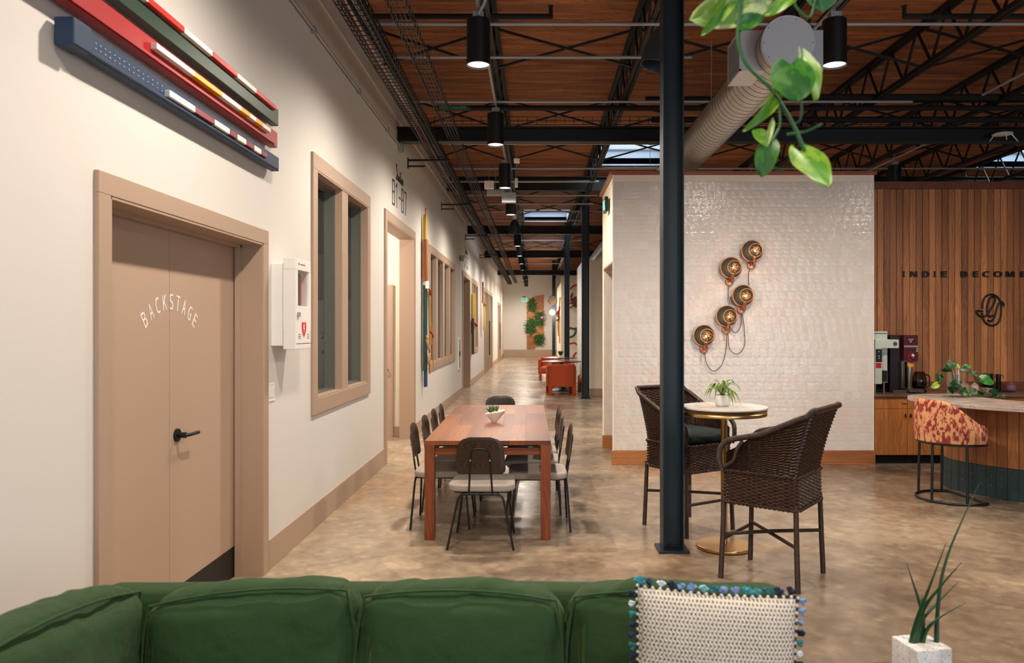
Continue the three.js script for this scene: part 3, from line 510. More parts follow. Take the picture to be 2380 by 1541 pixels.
// ---------- tile block ----------
const TZ = 9.2, TX0 = 0.92, TX1 = 4.02, TH = 3.44;
{
  const w = struct('wall_tile', 'block wall clad in glossy handmade off white tiles', 'wall');
  part('core', [bx(TX0 + 0.01, TX1, 0, TH, -TZ - 0.14, -TZ - 0.0028), bx(TX0 + 0.01, TX0 + 0.16, 2.43, TH, -10.5, -TZ - 0.14), bx(TX0 + 0.01, TX1, 0, TH, -10.7, -10.5028), bx(TX1 - 0.12, TX1, 0, TH, -10.5, -TZ - 0.14)], M.cream, w);
  const tileBump = tex(256, 256, (u, v) => [0.6 * fbm(u, v, 2, 4, 3, 15) + 0.4 * fbm(u, v, 5, 8, 2, 25)], false, 1);
  const tm = ['#E0D7CE', '#DDD4CB', '#E2DAD3', '#DFD4CA', '#DCD6CF'].map((c) => phy(c, 0.17, { bumpMap: tileBump, bumpScale: 0.0034 }));
  const S = 0.0992, N = 5;
  const variants = Array.from({ length: 8 }, (_, k) => grid(N, N, (u, v) => {
    const ed = Math.min(u, 1 - u, v, 1 - v) * N, drop = ed < 0.5 ? -0.0012 : 0, uu = ed < 0.5 ? u : u;
    return V((uu - 0.5) * S + (ed < 0.5 ? 0 : (hash(Math.round(u * N), Math.round(v * N), k) - 0.5) * 0.004), (v - 0.5) * S, drop + (ed < 0.5 ? 0 : (vnoise(u * 2.3 + k * 7, v * 2.3 + k * 3, 64, 64, 5) - 0.5) * 0.0030 + (hash(Math.round(u * N), Math.round(v * N), k + 20) - 0.5) * 0.0013));
  }));
  const rest = []; let count = 0;
  const place = (x, y, width, face) => {
    const k = Math.floor(rnd() * 8), g = variants[k], m = new THREE.Matrix4(), q = new THREE.Quaternion().setFromEuler(new THREE.Euler(rr(-0.009, 0.009), rr(-0.009, 0.009), rr(-0.004, 0.004))), flip = rnd() < 0.5 ? 1 : -1;
    if (face === 0) m.compose(V(x + width / 2, y, -TZ), q, V(width / S, 1, 1)); else m.compose(V(x + width / 2, y, -10.5), q, V(width / S, 1, 1));
    const inPart = face === 0 && y > 0.4 && y < 2.3 && x > 2.0 && count < 300 && width > 0.05;
    if (inPart) { const t = part('tile', g, tm[Math.floor(rnd() * 5)], w); t.applyMatrix4(m); count++; } else rest.push([g.clone().applyMatrix4(m), Math.floor(rnd() * 5)]);
  };
  const tiled = (x0, x1, y0, y1, face) => { for (let y = y0 + 0.05; y < y1 - 0.02; y += 0.0998) { let x = x0 - rr(0, 0.0997); while (x < x1) { const a = Math.max(x, x0), b = Math.min(x + 0.0993, x1); if (b - a > 0.012) place(a, y, b - a, face); x += 0.0999; } } };
  tiled(TX0 + 0.004, TX1 - 0.004, 0.17, TH - 0.03, 0);
  tiled(TX0 + 0.012, TX0 + 0.6, 0.17, 2.43, 1);
  const all = merge(rest.map((r) => r[0])), col = new Float32Array(all.attributes.position.count * 3); let at = 0;
  for (const [g, k] of rest) { const c = tm[k].color; for (let i = 0; i < g.attributes.position.count; i++) col.set([c.r, c.g, c.b], 3 * at++); }
  all.setAttribute('color', new THREE.BufferAttribute(col, 3));
  part('tiles', all, phy('#FFFFFF', 0.17, { bumpMap: tileBump, bumpScale: 0.0034, vertexColors: true }), w).userData.kind = 'stuff';
  // corner strips and side
  part('edge_trim', [bx(TX0 - 0.002, TX0 + 0.012, 0.17, TH, -TZ - 0.02, -TZ + 0.002), bx(TX1 - 0.004, TX1 + 0.004, 0.17, TH, -TZ - 0.02, -TZ + 0.002)], M.white, w);
  const cap = struct('trim_3', 'reddish wood cap along the top of the tiled block', 'trim');
  part('board', bx(TX0 - 0.03, TX1 + 0.03, TH, TH + 0.045, -TZ - 0.14, -TZ + 0.03, 0.004), woodM(0.42, 0.12, 0.05), cap); part('board', bx(TX0 - 0.03, TX0 + 0.18, TH, TH + 0.045, -10.75, -TZ - 0.14, 0.004), woodM(0.5, 0.2, 0.07), cap);
  const bb = struct('baseboard_tile', 'orange wood baseboard below the tiled block', 'baseboard');
  part('board', bx(TX0 - 0.016, 2.9, 0, 0.17, -TZ, -TZ + 0.018, 0.003), M.baseWood, bb); part('board', bx(2.902, TX1 + 0.014, 0, 0.17, -TZ, -TZ + 0.018, 0.003), woodM(0.55, 0.2, 0.06), bb); part('board', bx(TX0 - 0.01, TX0 + 0.6, 0, 0.17, -10.5, -10.484, 0.003), M.baseWood, bb);
  const soff = struct('trim_4', 'tan soffit board over the opening in the tiled block', 'trim', bx(TX0 + 0.005, TX0 + 0.17, 2.405, 2.43, -10.5, -TZ - 0.14), M.taupe); void soff;
  // exit sign on the block's side
  const ex = thing('exit_sign', 'small black and green exit sign fixed high on the block side', 'sign', [TX0 - 0.035, 3.17, -9.75], Math.PI / 2);
  part('housing', bx(-0.13, 0.13, -0.09, 0.09, -0.02, 0.02, 0.004), M.black, ex); part('arm', bx(-0.02, 0.02, 0.06, 0.085, 0.02, 0.036), M.black, ex);
  part('sign_face', textBox('EXIT', -0.1, 0.1, -0.05, 0.05, fontBold, 0.002).rotateY(Math.PI).translate(0, 0, -0.0205), new THREE.MeshStandardMaterial({ color: '#0B5', emissive: lin(0.1, 1, 0.45), emissiveIntensity: 2 }), ex, 'glowing green letters');
  const gl = new THREE.PointLight(lin(0.2, 1, 0.5), 0.10); gl.position.set(0.05, -0.02, -0.06); gl.name = 'exit_glow'; ex.add(gl);
}

// ---------- wood clad wall behind the bar ----------
const WZ = 9.86;
{
  const w = struct('wall_wood', 'wall of vertical cedar boards behind the coffee counter', 'wall');
  part('backing', bx(TX1 - 0.1, XR, 0, TH, -WZ - 0.15, -WZ - 0.012), M.blackRough, w);
  const tones = [[0.72, 0.31, 0.122], [0.56, 0.23, 0.09], [0.84, 0.37, 0.146], [0.65, 0.27, 0.105], [0.46, 0.183, 0.074]].map((t) => woodM(...t, 0.5));
  const nails = [];
  const geo = bx(-0.0385, 0.0385, 0.93, TH - 0.05, -0.02, 0, 0.002); swapUV(geo);
  const gv = [0, 1, 2, 3, 4, 5].map((k) => shiftUV(geo.clone(), k * 0.37, k * 0.173));
  for (let i = 0, x = TX1 + 0.04; x < 8.6; i++, x += 0.0826) { const b = part('board', gv[i % 6], tones[Math.floor(rnd() * 5)], w); b.position.set(x, 0, -WZ + 0.008 + rr(-0.005, 0.004)); for (const y of [1.62, 1.91, 2.18, 2.45, 2.73, 3.0]) if (rnd() < 0.65) nails.push(new THREE.SphereGeometry(0.0042, 5, 3).translate(x + rr(-0.01, 0.01), y + rr(-0.004, 0.004), -WZ + 0.012)); }
  part('nail_heads', nails, std('#C9A27C', 0.4), w).userData.kind = 'stuff';
  const cap = struct('trim_5', 'dark wood cap along the top of the cedar wall', 'trim', swapUV(bx(TX1 + 0.01, 8.7, TH - 0.05, TH + 0.045, -WZ - 0.15, -WZ + 0.03, 0.004)), woodM(0.28, 0.09, 0.04)); void cap;
  // cut letters
  const yc = 2.308, hh = 0.036, lx = [['I', 2099, 2104], ['N', 2116, 2132], ['D', 2144, 2161], ['I', 2171, 2176], ['E', 2188, 2202], ['B', 2233.5, 2249.5], ['E', 2262, 2275], ['C', 2284, 2301], ['O', 2310, 2330], ['M', 2338.5, 2358.5], ['E', 2372, 2386]];
  const X = (px) => (px - CX) * (WZ - 0.03) / F;
  lx.forEach(([c, a, b], i) => { const o = single('wall_letter', 'black raised letter ' + c + ' of the word ' + (i < 5 ? 'INDIE' : 'BECOME') + (c === 'I' && i ? ' before its last letter' : c === 'I' ? ' at its start' : c === 'E' && i > 5 ? (i > 8 ? ' at its end' : ' after the B') : '') + ' on cedar wall', 'letter', textBox(c, X(a), X(b), yc - hh, yc + hh, fontBold, 0.018).translate(0, 0, -WZ + 0.013), M.black); void o; });
  // monogram
  const q = (x, y) => { const px = 1840 + x / 4.407, py = 600 + y / 4.407; return P(px, py, WZ - 0.025); };
  const strokes = [[[1955, 520], [1957, 455], [1985, 395], [2040, 370], [2100, 390], [2140, 440], [2168, 462], [2174, 490]], [[2120, 470], [2145, 450], [2145, 520], [2140, 600], [2110, 665], [2055, 690], [1995, 670], [1960, 620], [1955, 560]], [[1960, 545], [1895, 540], [1905, 575], [1940, 598], [1990, 590], [2040, 520], [2082, 440], [2078, 400], [2050, 393], [2018, 440], [2002, 510], [2008, 575], [2035, 598], [2060, 585]], [[2005, 636], [2040, 645], [2072, 615], [2090, 560], [2105, 500], [2128, 455], [2150, 440]]];
  single('wall_monogram', 'black looped monogram emblem mounted on the cedar wall', 'emblem', strokes.map((s) => polyTube(smooth(s.map(([x, y]) => q(x, y)), 48), 0.011, 6)), M.black);
}

// ---------- coffee counter along the cedar wall ----------
const CT = 0.835;
{
  const stone = phy('#FFFFFF', 0.25, { map: tex(512, 512, (u, v) => { const a = fbm(u, v, 6, 6, 5, 3), b = sstep(0.02, 0.0, Math.abs(fbm(u, v, 4, 4, 4, 9) - 0.5)); const c = 0.52 + 0.28 * a - 0.12 * b; return [c + 0.05, c - 0.01, c - 0.04]; }, true, 0.9) }); M.stone = stone;
  single('coffee_counter', 'long veined stone worktop along the cedar wall', 'worktop', bx(TX1 + 0.005, 8.6, CT - 0.03, CT, -WZ + 0.02, -9.17, 0.004), phy('#9A8A80', 0.25, { map: stone.map })); single('stone_backsplash', 'low reddish wood upstand behind the coffee worktop', 'backsplash', bx(TX1 + 0.01, 8.6, CT, CT + 0.11, -WZ + 0.018, -WZ + 0.04, 0.003), woodM(0.3, 0.11, 0.05));
  const units = [[TX1 + 0.012, 4.42], [4.422, 4.80], [4.802, 5.6], [5.602, 6.4], [6.402, 7.2]];
  const labs = ['oak base cabinet door unit meeting the tiled block', 'oak base cabinet beside the tile end unit', 'oak base cabinet behind the patterned stool', 'oak base cabinet behind the bar', 'oak base cabinet deep behind the bar'];
  units.forEach(([a, b], i) => {
    const c = thing('base_cabinet', labs[i], 'cabinet'), f = -9.2;
    part('body', bx(a, b, 0.11, CT - 0.03, -WZ + 0.05, f - 0.02), M.casework, c); part('toe_kick', bx(a, b, 0, 0.11, -WZ + 0.05, f - 0.08), M.blackRough, c);
    const dr = part('drawer', swapUV(bx(a + 0.002, b - 0.002, 0.665, CT - 0.035, f - 0.02, f, 0.002)), M.casework, c), dm = (a + b) / 2;
    const dx = i === 0 ? b - 0.035 : dm; part('pull', [bx(dx - 0.03, dx + 0.03, 0.735, 0.745, f + 0.012, f + 0.02, 0.002), rod([dx - 0.025, 0.74, f], [dx - 0.025, 0.74, f + 0.014], 0.004), rod([dx + 0.025, 0.74, f], [dx + 0.025, 0.74, f + 0.014], 0.004)], M.galv, dr, 'small metal pull');
    const one = i < 2, parts = one ? [[a, b]] : [[a, dm], [dm, b]];
    parts.forEach(([p, q2], k) => { const d = part('door', swapUV(bx(p + 0.0015, q2 - 0.0015, 0.115, 0.661, f - 0.02, f, 0.002), i * 0.4, k * 0.3), M.casework, c), hx = one ? (i === 0 ? b - 0.03 : a + 0.03) : (k ? p + 0.03 : q2 - 0.03); part('knob', [rod([hx, 0.585, f], [hx, 0.585, f + 0.02], 0.005), bx(hx - 0.008, hx + 0.008, 0.56, 0.61, f + 0.016, f + 0.026, 0.004)], M.black, d, 'black knob'); });
  });
}
// ---------- curved bar ----------
const barTop = 0.91;
{
  const outer = smooth([[4.62, 0, -8.42], [4.2, 0, -8.38], [3.92, 0, -8.15], [3.86, 0, -7.75], [3.98, 0, -7.25], [4.35, 0, -6.83], [5.0, 0, -6.48], [6.0, 0, -6.25], [7.4, 0, -6.15]], 60);
  const inner = smooth([[7.4, 0, -6.72], [6.0, 0, -6.82], [5.25, 0, -7.05], [4.8, 0, -7.4], [4.62, 0, -7.85], [4.62, 0, -8.42]], 30);
  const sh = new THREE.Shape([...outer, ...inner].map((p) => new THREE.Vector2(p.x, -p.z)));
  const slab = new THREE.ExtrudeGeometry(sh, { depth: 0.028, bevelEnabled: true, bevelSize: 0.004, bevelThickness: 0.004, bevelSegments: 2 }).rotateX(-Math.PI / 2).translate(0, barTop - 0.032, 0);
  single('bar_counter', 'curved pale stone bar top with rounded end', 'counter', slab, M.stone);
  const b = thing('curved_bar', 'curved bar front of vertical wood boards above a dark teal plinth', 'bar');
  const curve = new THREE.CatmullRomCurve3([[4.62, 0, -8.2], [4.3, 0, -8.12], [4.2, 0, -7.85], [4.32, 0, -7.5], [4.58, 0, -7.17], [5.15, 0, -6.8], [6.05, 0, -6.58], [7.4, 0, -6.48]].map((p) => V(...p))), L = curve.getLength(), n = Math.round(L / 0.096);
  const tones = [[0.50, 0.19, 0.06], [0.42, 0.155, 0.05], [0.56, 0.225, 0.075]].map((t) => woodM(...t, 0.45)), teal = std('#223A3C', 0.5);
  const pg = [0, 1, 2].map((k) => shiftUV(swapUV(bx(-0.0455, 0.0455, 0.30, barTop - 0.034, -0.018, 0, 0.002)), k * 0.5, k * 0.21)), tg = bx(-0.0465, 0.0465, 0, 0.298, -0.018, 0.004, 0.002), core = [], nails = [];
  for (let i = 0; i < n; i++) {
    const t = (i + 0.5) / n, p = curve.getPointAt(t), d = curve.getTangentAt(t), ang = Math.atan2(-d.z, d.x);
    for (const [g, m, nm] of [[pg[i % 3], tones[Math.floor(rnd() * 3)], 'board'], [tg, teal, 'plinth_board']]) { const o = part(nm, g, m, b); o.position.copy(p); o.rotation.y = ang; }
    const s = V(Math.sin(ang), 0, Math.cos(ang)); for (const y of [0.12, 0.2]) nails.push(new THREE.SphereGeometry(0.004, 5, 3).translate(p.x + s.x * 0.006, y, p.z + s.z * 0.006));
    core.push(bx(-0.05, 0.05, 0, barTop - 0.036, -0.05, -0.02).rotateY(ang).translate(p.x, 0, p.z));
  }
  part('core', core, M.blackRough, b); part('nail_heads', nails, std('#B9A79A', 0.4), b).userData.kind = 'stuff';
}

// ---------- far right side of the corridor ----------
{
  struct('wall_block', 'cream wall block beside the second steel column', 'wall', bx(1.28, 7.0, 0, 3.24, -18.9, -18.4), M.cream);
  struct('baseboard_block', 'taupe baseboard below the cream wall block', 'baseboard', bx(1.27, 7.0, 0, 0.19, -18.4, -18.38, 0.003), M.taupe);
  struct('wall_pilaster', 'narrow white wall end between the cream block and the mural', 'wall', bx(1.32, 1.46, 0.0, 3.5, -24.5, -20.6), M.wall);
  const mw = struct('wall_mural', 'white far wall painted with red and green line art', 'wall'); part('core', bx(1.0, 3.0, 0, 3.65, -30.2, -30), M.cream, mw);
  const px = (x, y) => P(x, y, 29.99), red = std('#A32A22', 0.6), grn = std('#3F5A48', 0.6);
  [[[1324, 672], [1334, 664], [1345, 662]], [[1325, 700], [1330, 680], [1326, 690], [1334, 706], [1324, 716]], [[1324, 705], [1334, 702], [1343, 704]], [[1324, 799], [1335, 797], [1344, 805]], [[1330, 834], [1336, 822], [1345, 816]]].forEach((s) => part('painted_line', polyTube(smooth(s.map(([x, y]) => px(x, y)), 16), 0.03, 5), red, mw));
  [[[1324, 762], [1334, 764], [1344, 762]], [[1324, 784], [1334, 778], [1340, 764]]].forEach((s) => part('painted_line', polyTube(smooth(s.map(([x, y]) => px(x, y)), 12), 0.045, 5), grn, mw));
  part('painted_line', new THREE.SphereGeometry(0.2, 12, 8).scale(1, 1.1, 0.1).translate(...px(1340, 702).toArray()), grn, mw);
  struct('wall_panel', 'cream side wall between the distant columns', 'wall', bx(1.05, 1.15, 0, 3.5, -37.2, -30.2), M.cream);
  // partition towards the bar side, closes the view past the blocks
  struct('wall_far_partition', 'cream partition running back from the mural wall', 'wall', bx(1.2, 1.35, 0, 3.6, -43.5, -37.7), M.cream);
}

// ---------- dining table ----------
const fabricTex = (a, b, n) => tex(256, 256, (u, v) => { const w = (Math.sin(u * n * 6.283) * Math.sin(v * n * 6.283)) * 0.5 + 0.5, k = clamp(0.35 * w + 0.65 * fbm(u, v, 60, 60, 3, 5)); return [lerp(a[0], b[0], k), lerp(a[1], b[1], k), lerp(a[2], b[2], k)]; }, true, 0.12);
const fabBump = tex(256, 256, (u, v) => [0.5 + 0.25 * Math.sin(u * 40 * 6.283) * Math.sin(v * 40 * 6.283) + 0.4 * (fbm(u, v, 50, 50, 2, 7) - 0.5)], false, 0.12);
{
  const t = thing('dining_table', 'long solid walnut dining table with square legs and striped plank top', 'table', [-0.375, 0, -7.30], 0.008), H = 0.76, W = 0.965, L = 2.76;
  const tones = [[0.25, 0.074, 0.025], [0.30, 0.090, 0.028], [0.22, 0.060, 0.023], [0.38, 0.125, 0.034], [0.45, 0.158, 0.042], [0.27, 0.078, 0.026], [0.30, 0.088, 0.034]].map((q) => woodM(...q, 0.42));
  const cuts = [0, 0.155, 0.31, 0.425, 0.575, 0.68, 0.80, 1].map((k) => -W / 2 + k * W);
  for (let i = 0; i < 7; i++) { const split = i % 2 ? [[-L / 2, 0.4], [0.4, L / 2]] : [[-L / 2, -0.5], [-0.5, L / 2]]; split.forEach(([a, b], k) => part('plank', shiftUV(swapUV(bx(cuts[i] + 0.0001, cuts[i + 1] - 0.0001, H - 0.034, H, a + 0.0001, b - 0.0001, 0.0005)), i * 0.31 + k * 0.7, i * 0.17 + k * 0.4), tones[(i + k * 3) % 7], t)); }
  const lm = woodM(0.34, 0.088, 0.028, 0.45);
  for (const [x, z] of [[-1, -1], [1, -1], [-1, 1], [1, 1]]) { const a = x * (W / 2 - 0.038), b = z * (L / 2 - 0.038); part('leg', swapUV(bx(a - 0.038, a + 0.038, 0, H - 0.035, b - 0.038, b + 0.038, 0.003)), lm, t); }
  for (const z of [-1, 1]) part('apron', bx(-W / 2 + 0.076, W / 2 - 0.076, H - 0.115, H - 0.06, z * (L / 2 - 0.05) - 0.012, z * (L / 2 - 0.05) + 0.012, 0.002), lm, t);
  for (const x of [-1, 1]) part('apron', swapUV(bx(x * (W / 2 - 0.05) - 0.012, x * (W / 2 - 0.05) + 0.012, H - 0.115, H - 0.06, -L / 2 + 0.076, L / 2 - 0.076, 0.002)), lm, t);
  part('spacer_strip', bx(-W / 2 + 0.09, W / 2 - 0.09, H - 0.06, H - 0.034, -L / 2 + 0.12, L / 2 - 0.12), M.blackRough, t);
}
// ---------- dining chairs ----------
const plyTex = tex(512, 512, (u, v) => { const q = Math.abs(((v * 3) % 1) - 0.5), a = 0.55 + 0.3 * Math.sin((u * 2.2 + q * q * 5 + fbm(u, v, 4, 8, 3, 3) * 0.6) * 26) * 0.5 + 0.35 * (fbm(u, v, 10, 120, 3, 9) - 0.5); return [a, a * 0.93, a * 0.82]; }, true, 0.42);
function shellPlate(hw, y0, y1, t, bow, lean, cr, nu = 20, nv = 16) {         // rounded bowed plate
  const half = (v) => { const y = v * (y1 - y0), d = Math.min(y / cr[0], 1), e = Math.min((y1 - y0 - y) / cr[1], 1); return (hw(v)) * 1 - cr[0] * (1 - Math.sqrt(Math.max(0, 1 - (1 - d) ** 2))) * 0.6 - cr[1] * (1 - Math.sqrt(Math.max(0, 1 - (1 - e) ** 2))); };
  const f = (s) => grid(nu, nv, (u, v) => { const a = (s > 0 ? 1 : -1) * (u * 2 - 1), x = a * half(v), edge = Math.min(1, (1 - Math.abs(a)) * 8, v * 10, (1 - v) * 10); return V(x, lerp(y0, y1, v), lean * v + bow * x * x + s * t / 2 * Math.sqrt(Math.max(0.0, edge))); });
  return boxUV(merge([f(1), f(-1)]));
}
const seatFab = std('#FFFFFF', 0.9, { map: fabricTex([0.50, 0.46, 0.43], [0.74, 0.70, 0.66], 20), bumpMap: fabBump, bumpScale: 0.001 });
const plyM = phy(lin(0.10, 0.055, 0.034), 0.35, { map: plyTex, clearcoat: 0.2, clearcoatRoughness: 0.3 });
function makeDiningChair(label) {
  const c = thing('dining_chair', label, 'chair', [0, 0, 0], 0, 'chairs around the walnut table');
  const s = new THREE.Shape(); s.moveTo(-0.15, -0.215); s.lineTo(0.15, -0.215); s.quadraticCurveTo(0.215, -0.215, 0.222, -0.14); s.lineTo(0.235, 0.13); s.quadraticCurveTo(0.235, 0.225, 0.14, 0.228); s.lineTo(-0.14, 0.228); s.quadraticCurveTo(-0.235, 0.225, -0.235, 0.13); s.lineTo(-0.222, -0.14); s.quadraticCurveTo(-0.215, -0.215, -0.15, -0.215);
  const g = new THREE.ExtrudeGeometry(s, { depth: 0.018, bevelEnabled: true, bevelSize: 0.014, bevelThickness: 0.016, bevelSegments: 4, curveSegments: 6 }).rotateX(Math.PI / 2).scale(1, 1, -1); { const ix = g.index; if (!ix) { const p = g.attributes.position; for (let i = 0; i < p.count; i += 3) for (let k = 0; k < 3; k++) { const a = p.array[(i + 1) * 3 + k]; p.array[(i + 1) * 3 + k] = p.array[(i + 2) * 3 + k]; p.array[(i + 2) * 3 + k] = a; } g.computeVertexNormals(); } }
  g.translate(0, 0.455, 0);
  part('seat', boxUV(g), seatFab, c);
  part('seat_pan', bx(-0.2, 0.2, 0.408, 0.424, -0.2, 0.2, 0.004), M.black, c);
  part('backrest', shellPlate((v) => lerp(0.188, 0.165, v), 0.555, 0.83, 0.013, 0.55, -0.03, [0.05, 0.09]).translate(0, 0, -0.262), plyM, c);
  part('back_hoop', bent([[-0.087, 0.40, -0.238], [-0.066, 0.745, -0.292], [0.066, 0.745, -0.292], [0.087, 0.40, -0.238]], 0.0075, 0.035, 8), M.black, c);
  part('rear_leg_frame', bent([[-0.243, 0.004, -0.262], [-0.16, 0.405, -0.236], [0.16, 0.405, -0.236], [0.243, 0.004, -0.262]], 0.0085, 0.05, 8), M.black, c);
  part('front_leg_frame', bent([[-0.225, 0.004, 0.21], [-0.17, 0.40, 0.17], [0.17, 0.40, 0.17], [0.225, 0.004, 0.21]], 0.0085, 0.05, 8), M.black, c);
  for (const x of [-0.12, 0.12]) part('seat_rail', rod([x, 0.403, -0.236], [x, 0.403, 0.17], 0.008), M.black, c);
  part('bolt', [-1, 1].map((k) => new THREE.SphereGeometry(0.007, 8, 6).translate(k * 0.071, 0.66, -0.285)), M.galv, c);
  return c;
}
{
  const front = makeDiningChair('dark plywood dining chair at the table end facing the planter, back towards the sofa'); front.position.set(-0.395, 0, -5.905); front.rotation.y = Math.PI - 0.02;
  dup(front, [-0.40, 0, -8.80], 0.03, 'dark plywood dining chair at the table end towards the corridor');
  const lab = ['nearest the sofa end', 'second from the sofa end', 'third from the sofa end', 'nearest the corridor end'].map((x) => x.replace('nearest', 'next to'));
  [6.44, 7.02, 7.57, 8.09].forEach((Z, i) => dup(front, [-0.735 + i * 0.01, 0, -Z], Math.PI / 2 + rr(-0.03, 0.03), 'dark plywood dining chair on the wall side of the table, ' + lab[i]));
  [6.36, 6.93, 7.47, 7.98].forEach((Z, i) => dup(front, [[0.012, -0.035, -0.04, -0.04][i], 0, -Z], -Math.PI / 2 + [0.02, -0.03, 0.02, 0.0][i], 'dark plywood dining chair on the column side of the table, ' + lab[i]));
}
// ---------- white planter on the table ----------
{
  const t = thing('table_planter', 'white faceted pointed planter on the walnut table', 'planter', [-0.383, 0.76, -7.06]), rim = [], mid = [];
  for (let i = 0; i < 7; i++) { const a = i / 7 * 6.283; rim.push(V(0.02 + Math.cos(a) * 0.10, 0.095 + 0.016 * Math.cos(a), Math.sin(a) * 0.075)); mid.push(V(0.008 + Math.cos(a) * 0.018, 0, Math.sin(a) * 0.018)); }
  part('bowl', new ConvexGeometry([...rim, ...mid]), phy('#E9E4DE', 0.35), t);
  const pb = []; for (let i = 0; i < 110; i++) { const a = rr(0, 6.28), r = Math.sqrt(rnd()) * 0.92, x = 0.02 + Math.cos(a) * 0.094 * r, z = Math.sin(a) * 0.07 * r; pb.push(new THREE.IcosahedronGeometry(rr(0.005, 0.009), 0).scale(1, 0.7, 1).translate(x, 0.096 + 0.016 * Math.cos(a) * r + rr(0, 0.004), z)); }
  part('pebbles', pb, std('#EEEAE2', 0.6), t).userData.kind = 'stuff';
  const s = thing('succulent_plant', 'spiky green succulent growing in the white table planter', 'plant', [-0.383, 0.855, -7.06]), gm = [std('#3E5A33', 0.5), std('#5E7A44', 0.5)];
  for (let k = 0; k < 4; k++) { const bxp = [-0.03, 0.0, 0.035, -0.015][k], bz = [0.01, -0.02, 0.005, 0.03][k], lf = []; for (let i = 0; i < 14; i++) { const a = rr(0, 6.28), e = rr(0.5, 1.45), L = rr(0.04, 0.075), d = V(Math.cos(a) * Math.cos(e), Math.sin(e), Math.sin(a) * Math.cos(e)); lf.push(rod([bxp, 0.004, bz], [bxp + d.x * L, 0.004 + d.y * L, bz + d.z * L], 0.0065, 6, 0.001)); } part('rosette', lf, gm[k % 2], s); }
}
// ---------- brass bistro table ----------
const brass = phy(lin(0.62, 0.40, 0.16), 0.28, { metalness: 1, anisotropy: 0.4 });
{
  const t = thing('bistro_table', 'round white marble bar table with brass rim, post and disc foot', 'table', [1.395, 0, -5.72]);
  const marble = phy('#FFFFFF', 0.18, { map: tex(512, 512, (u, v) => { const w = fbm(u, v, 4, 4, 4, 12), b = sstep(0.05, 0, Math.abs(fbm(u, v, 3, 3, 5, 2) - 0.48)), c = 0.93 - 0.10 * w - 0.12 * b; return [c, c * 0.99, c * 0.975]; }, true, 0.8) });
  part('table_top', boxUV(lathe([[0, 1.03], [0.310, 1.03], [0.314, 1.034], [0.314, 1.042], [0.310, 1.046], [0, 1.046]], 72)), marble, t, 'white marble top');
  part('brass_rim', lathe([[0.0, 0.982], [0.305, 0.982], [0.307, 0.984], [0.307, 1.03], [0.0, 1.03]], 72), brass, t);
  part('post', new THREE.CylinderGeometry(0.024, 0.024, 0.96, 28).translate(0, 0.50, 0), brass, t);
  part('foot', lathe([[0, 0.004], [0.200, 0.004], [0.206, 0.008], [0.206, 0.024], [0.202, 0.028], [0.03, 0.031], [0.024, 0.036], [0, 0.036]], 64), brass, t); part('foot_pad', lathe([[0, 0], [0.19, 0], [0.19, 0.005], [0, 0.005]], 40), M.black, t);
}
// ---------- wicker bar chairs ----------
const wrapBump = tex(64, 16, (u) => [Math.abs(Math.sin(u * Math.PI * 4))], false, 0.024, 0.2);
const ratTex = tex(256, 256, (u, v) => { const a = 0.30 + 0.7 * fbm(u, v, 24, 60, 3, 5); return [a, a * 0.93, a * 0.86]; }, true, 0.25);
const rattan = phy(lin(0.095, 0.045, 0.027), 0.38, { map: ratTex, bumpMap: wrapBump, bumpScale: 0.0016 });
const weaveM = phy(lin(0.105, 0.048, 0.029), 0.36, { map: ratTex });
function woven(nStake, nRow, at, flip = 1) {                                   // basket weave: rows pass in front of and behind alternate stakes
  const nu = nStake * 6, nv = nRow * 3;
  const g = grid(nu, nv, (u, v) => {
    const p = at(u, v), e = 1e-3, pu = at(Math.min(1, u + e), v).sub(at(Math.max(0, u - e), v)), pv = at(u, Math.min(1, v + e)).sub(at(u, Math.max(0, v - e))), n = pu.cross(pv).normalize();
    const row = Math.min(nRow - 1, Math.floor(v * nRow)), fr = v * nRow - row, out = clamp(Math.cos(u * nStake * Math.PI) * 2.4, -1, 1) * (row % 2 ? 1 : -1);
    return p.addScaledVector(n, flip * (0.0034 * out + 0.0056 * Math.pow(Math.sin(Math.PI * clamp(fr)), 0.6) - 0.002));
  });
  const uv = g.attributes.uv; for (let i = 0; i < uv.count; i++) { const v = uv.getY(i) * nRow, r = Math.floor(v); uv.setXY(i, uv.getX(i) * nStake * 0.03 + hash(r, 3, 1) * 0.2, r * 0.061 + (v - r) * 0.01); }
  return g;
}
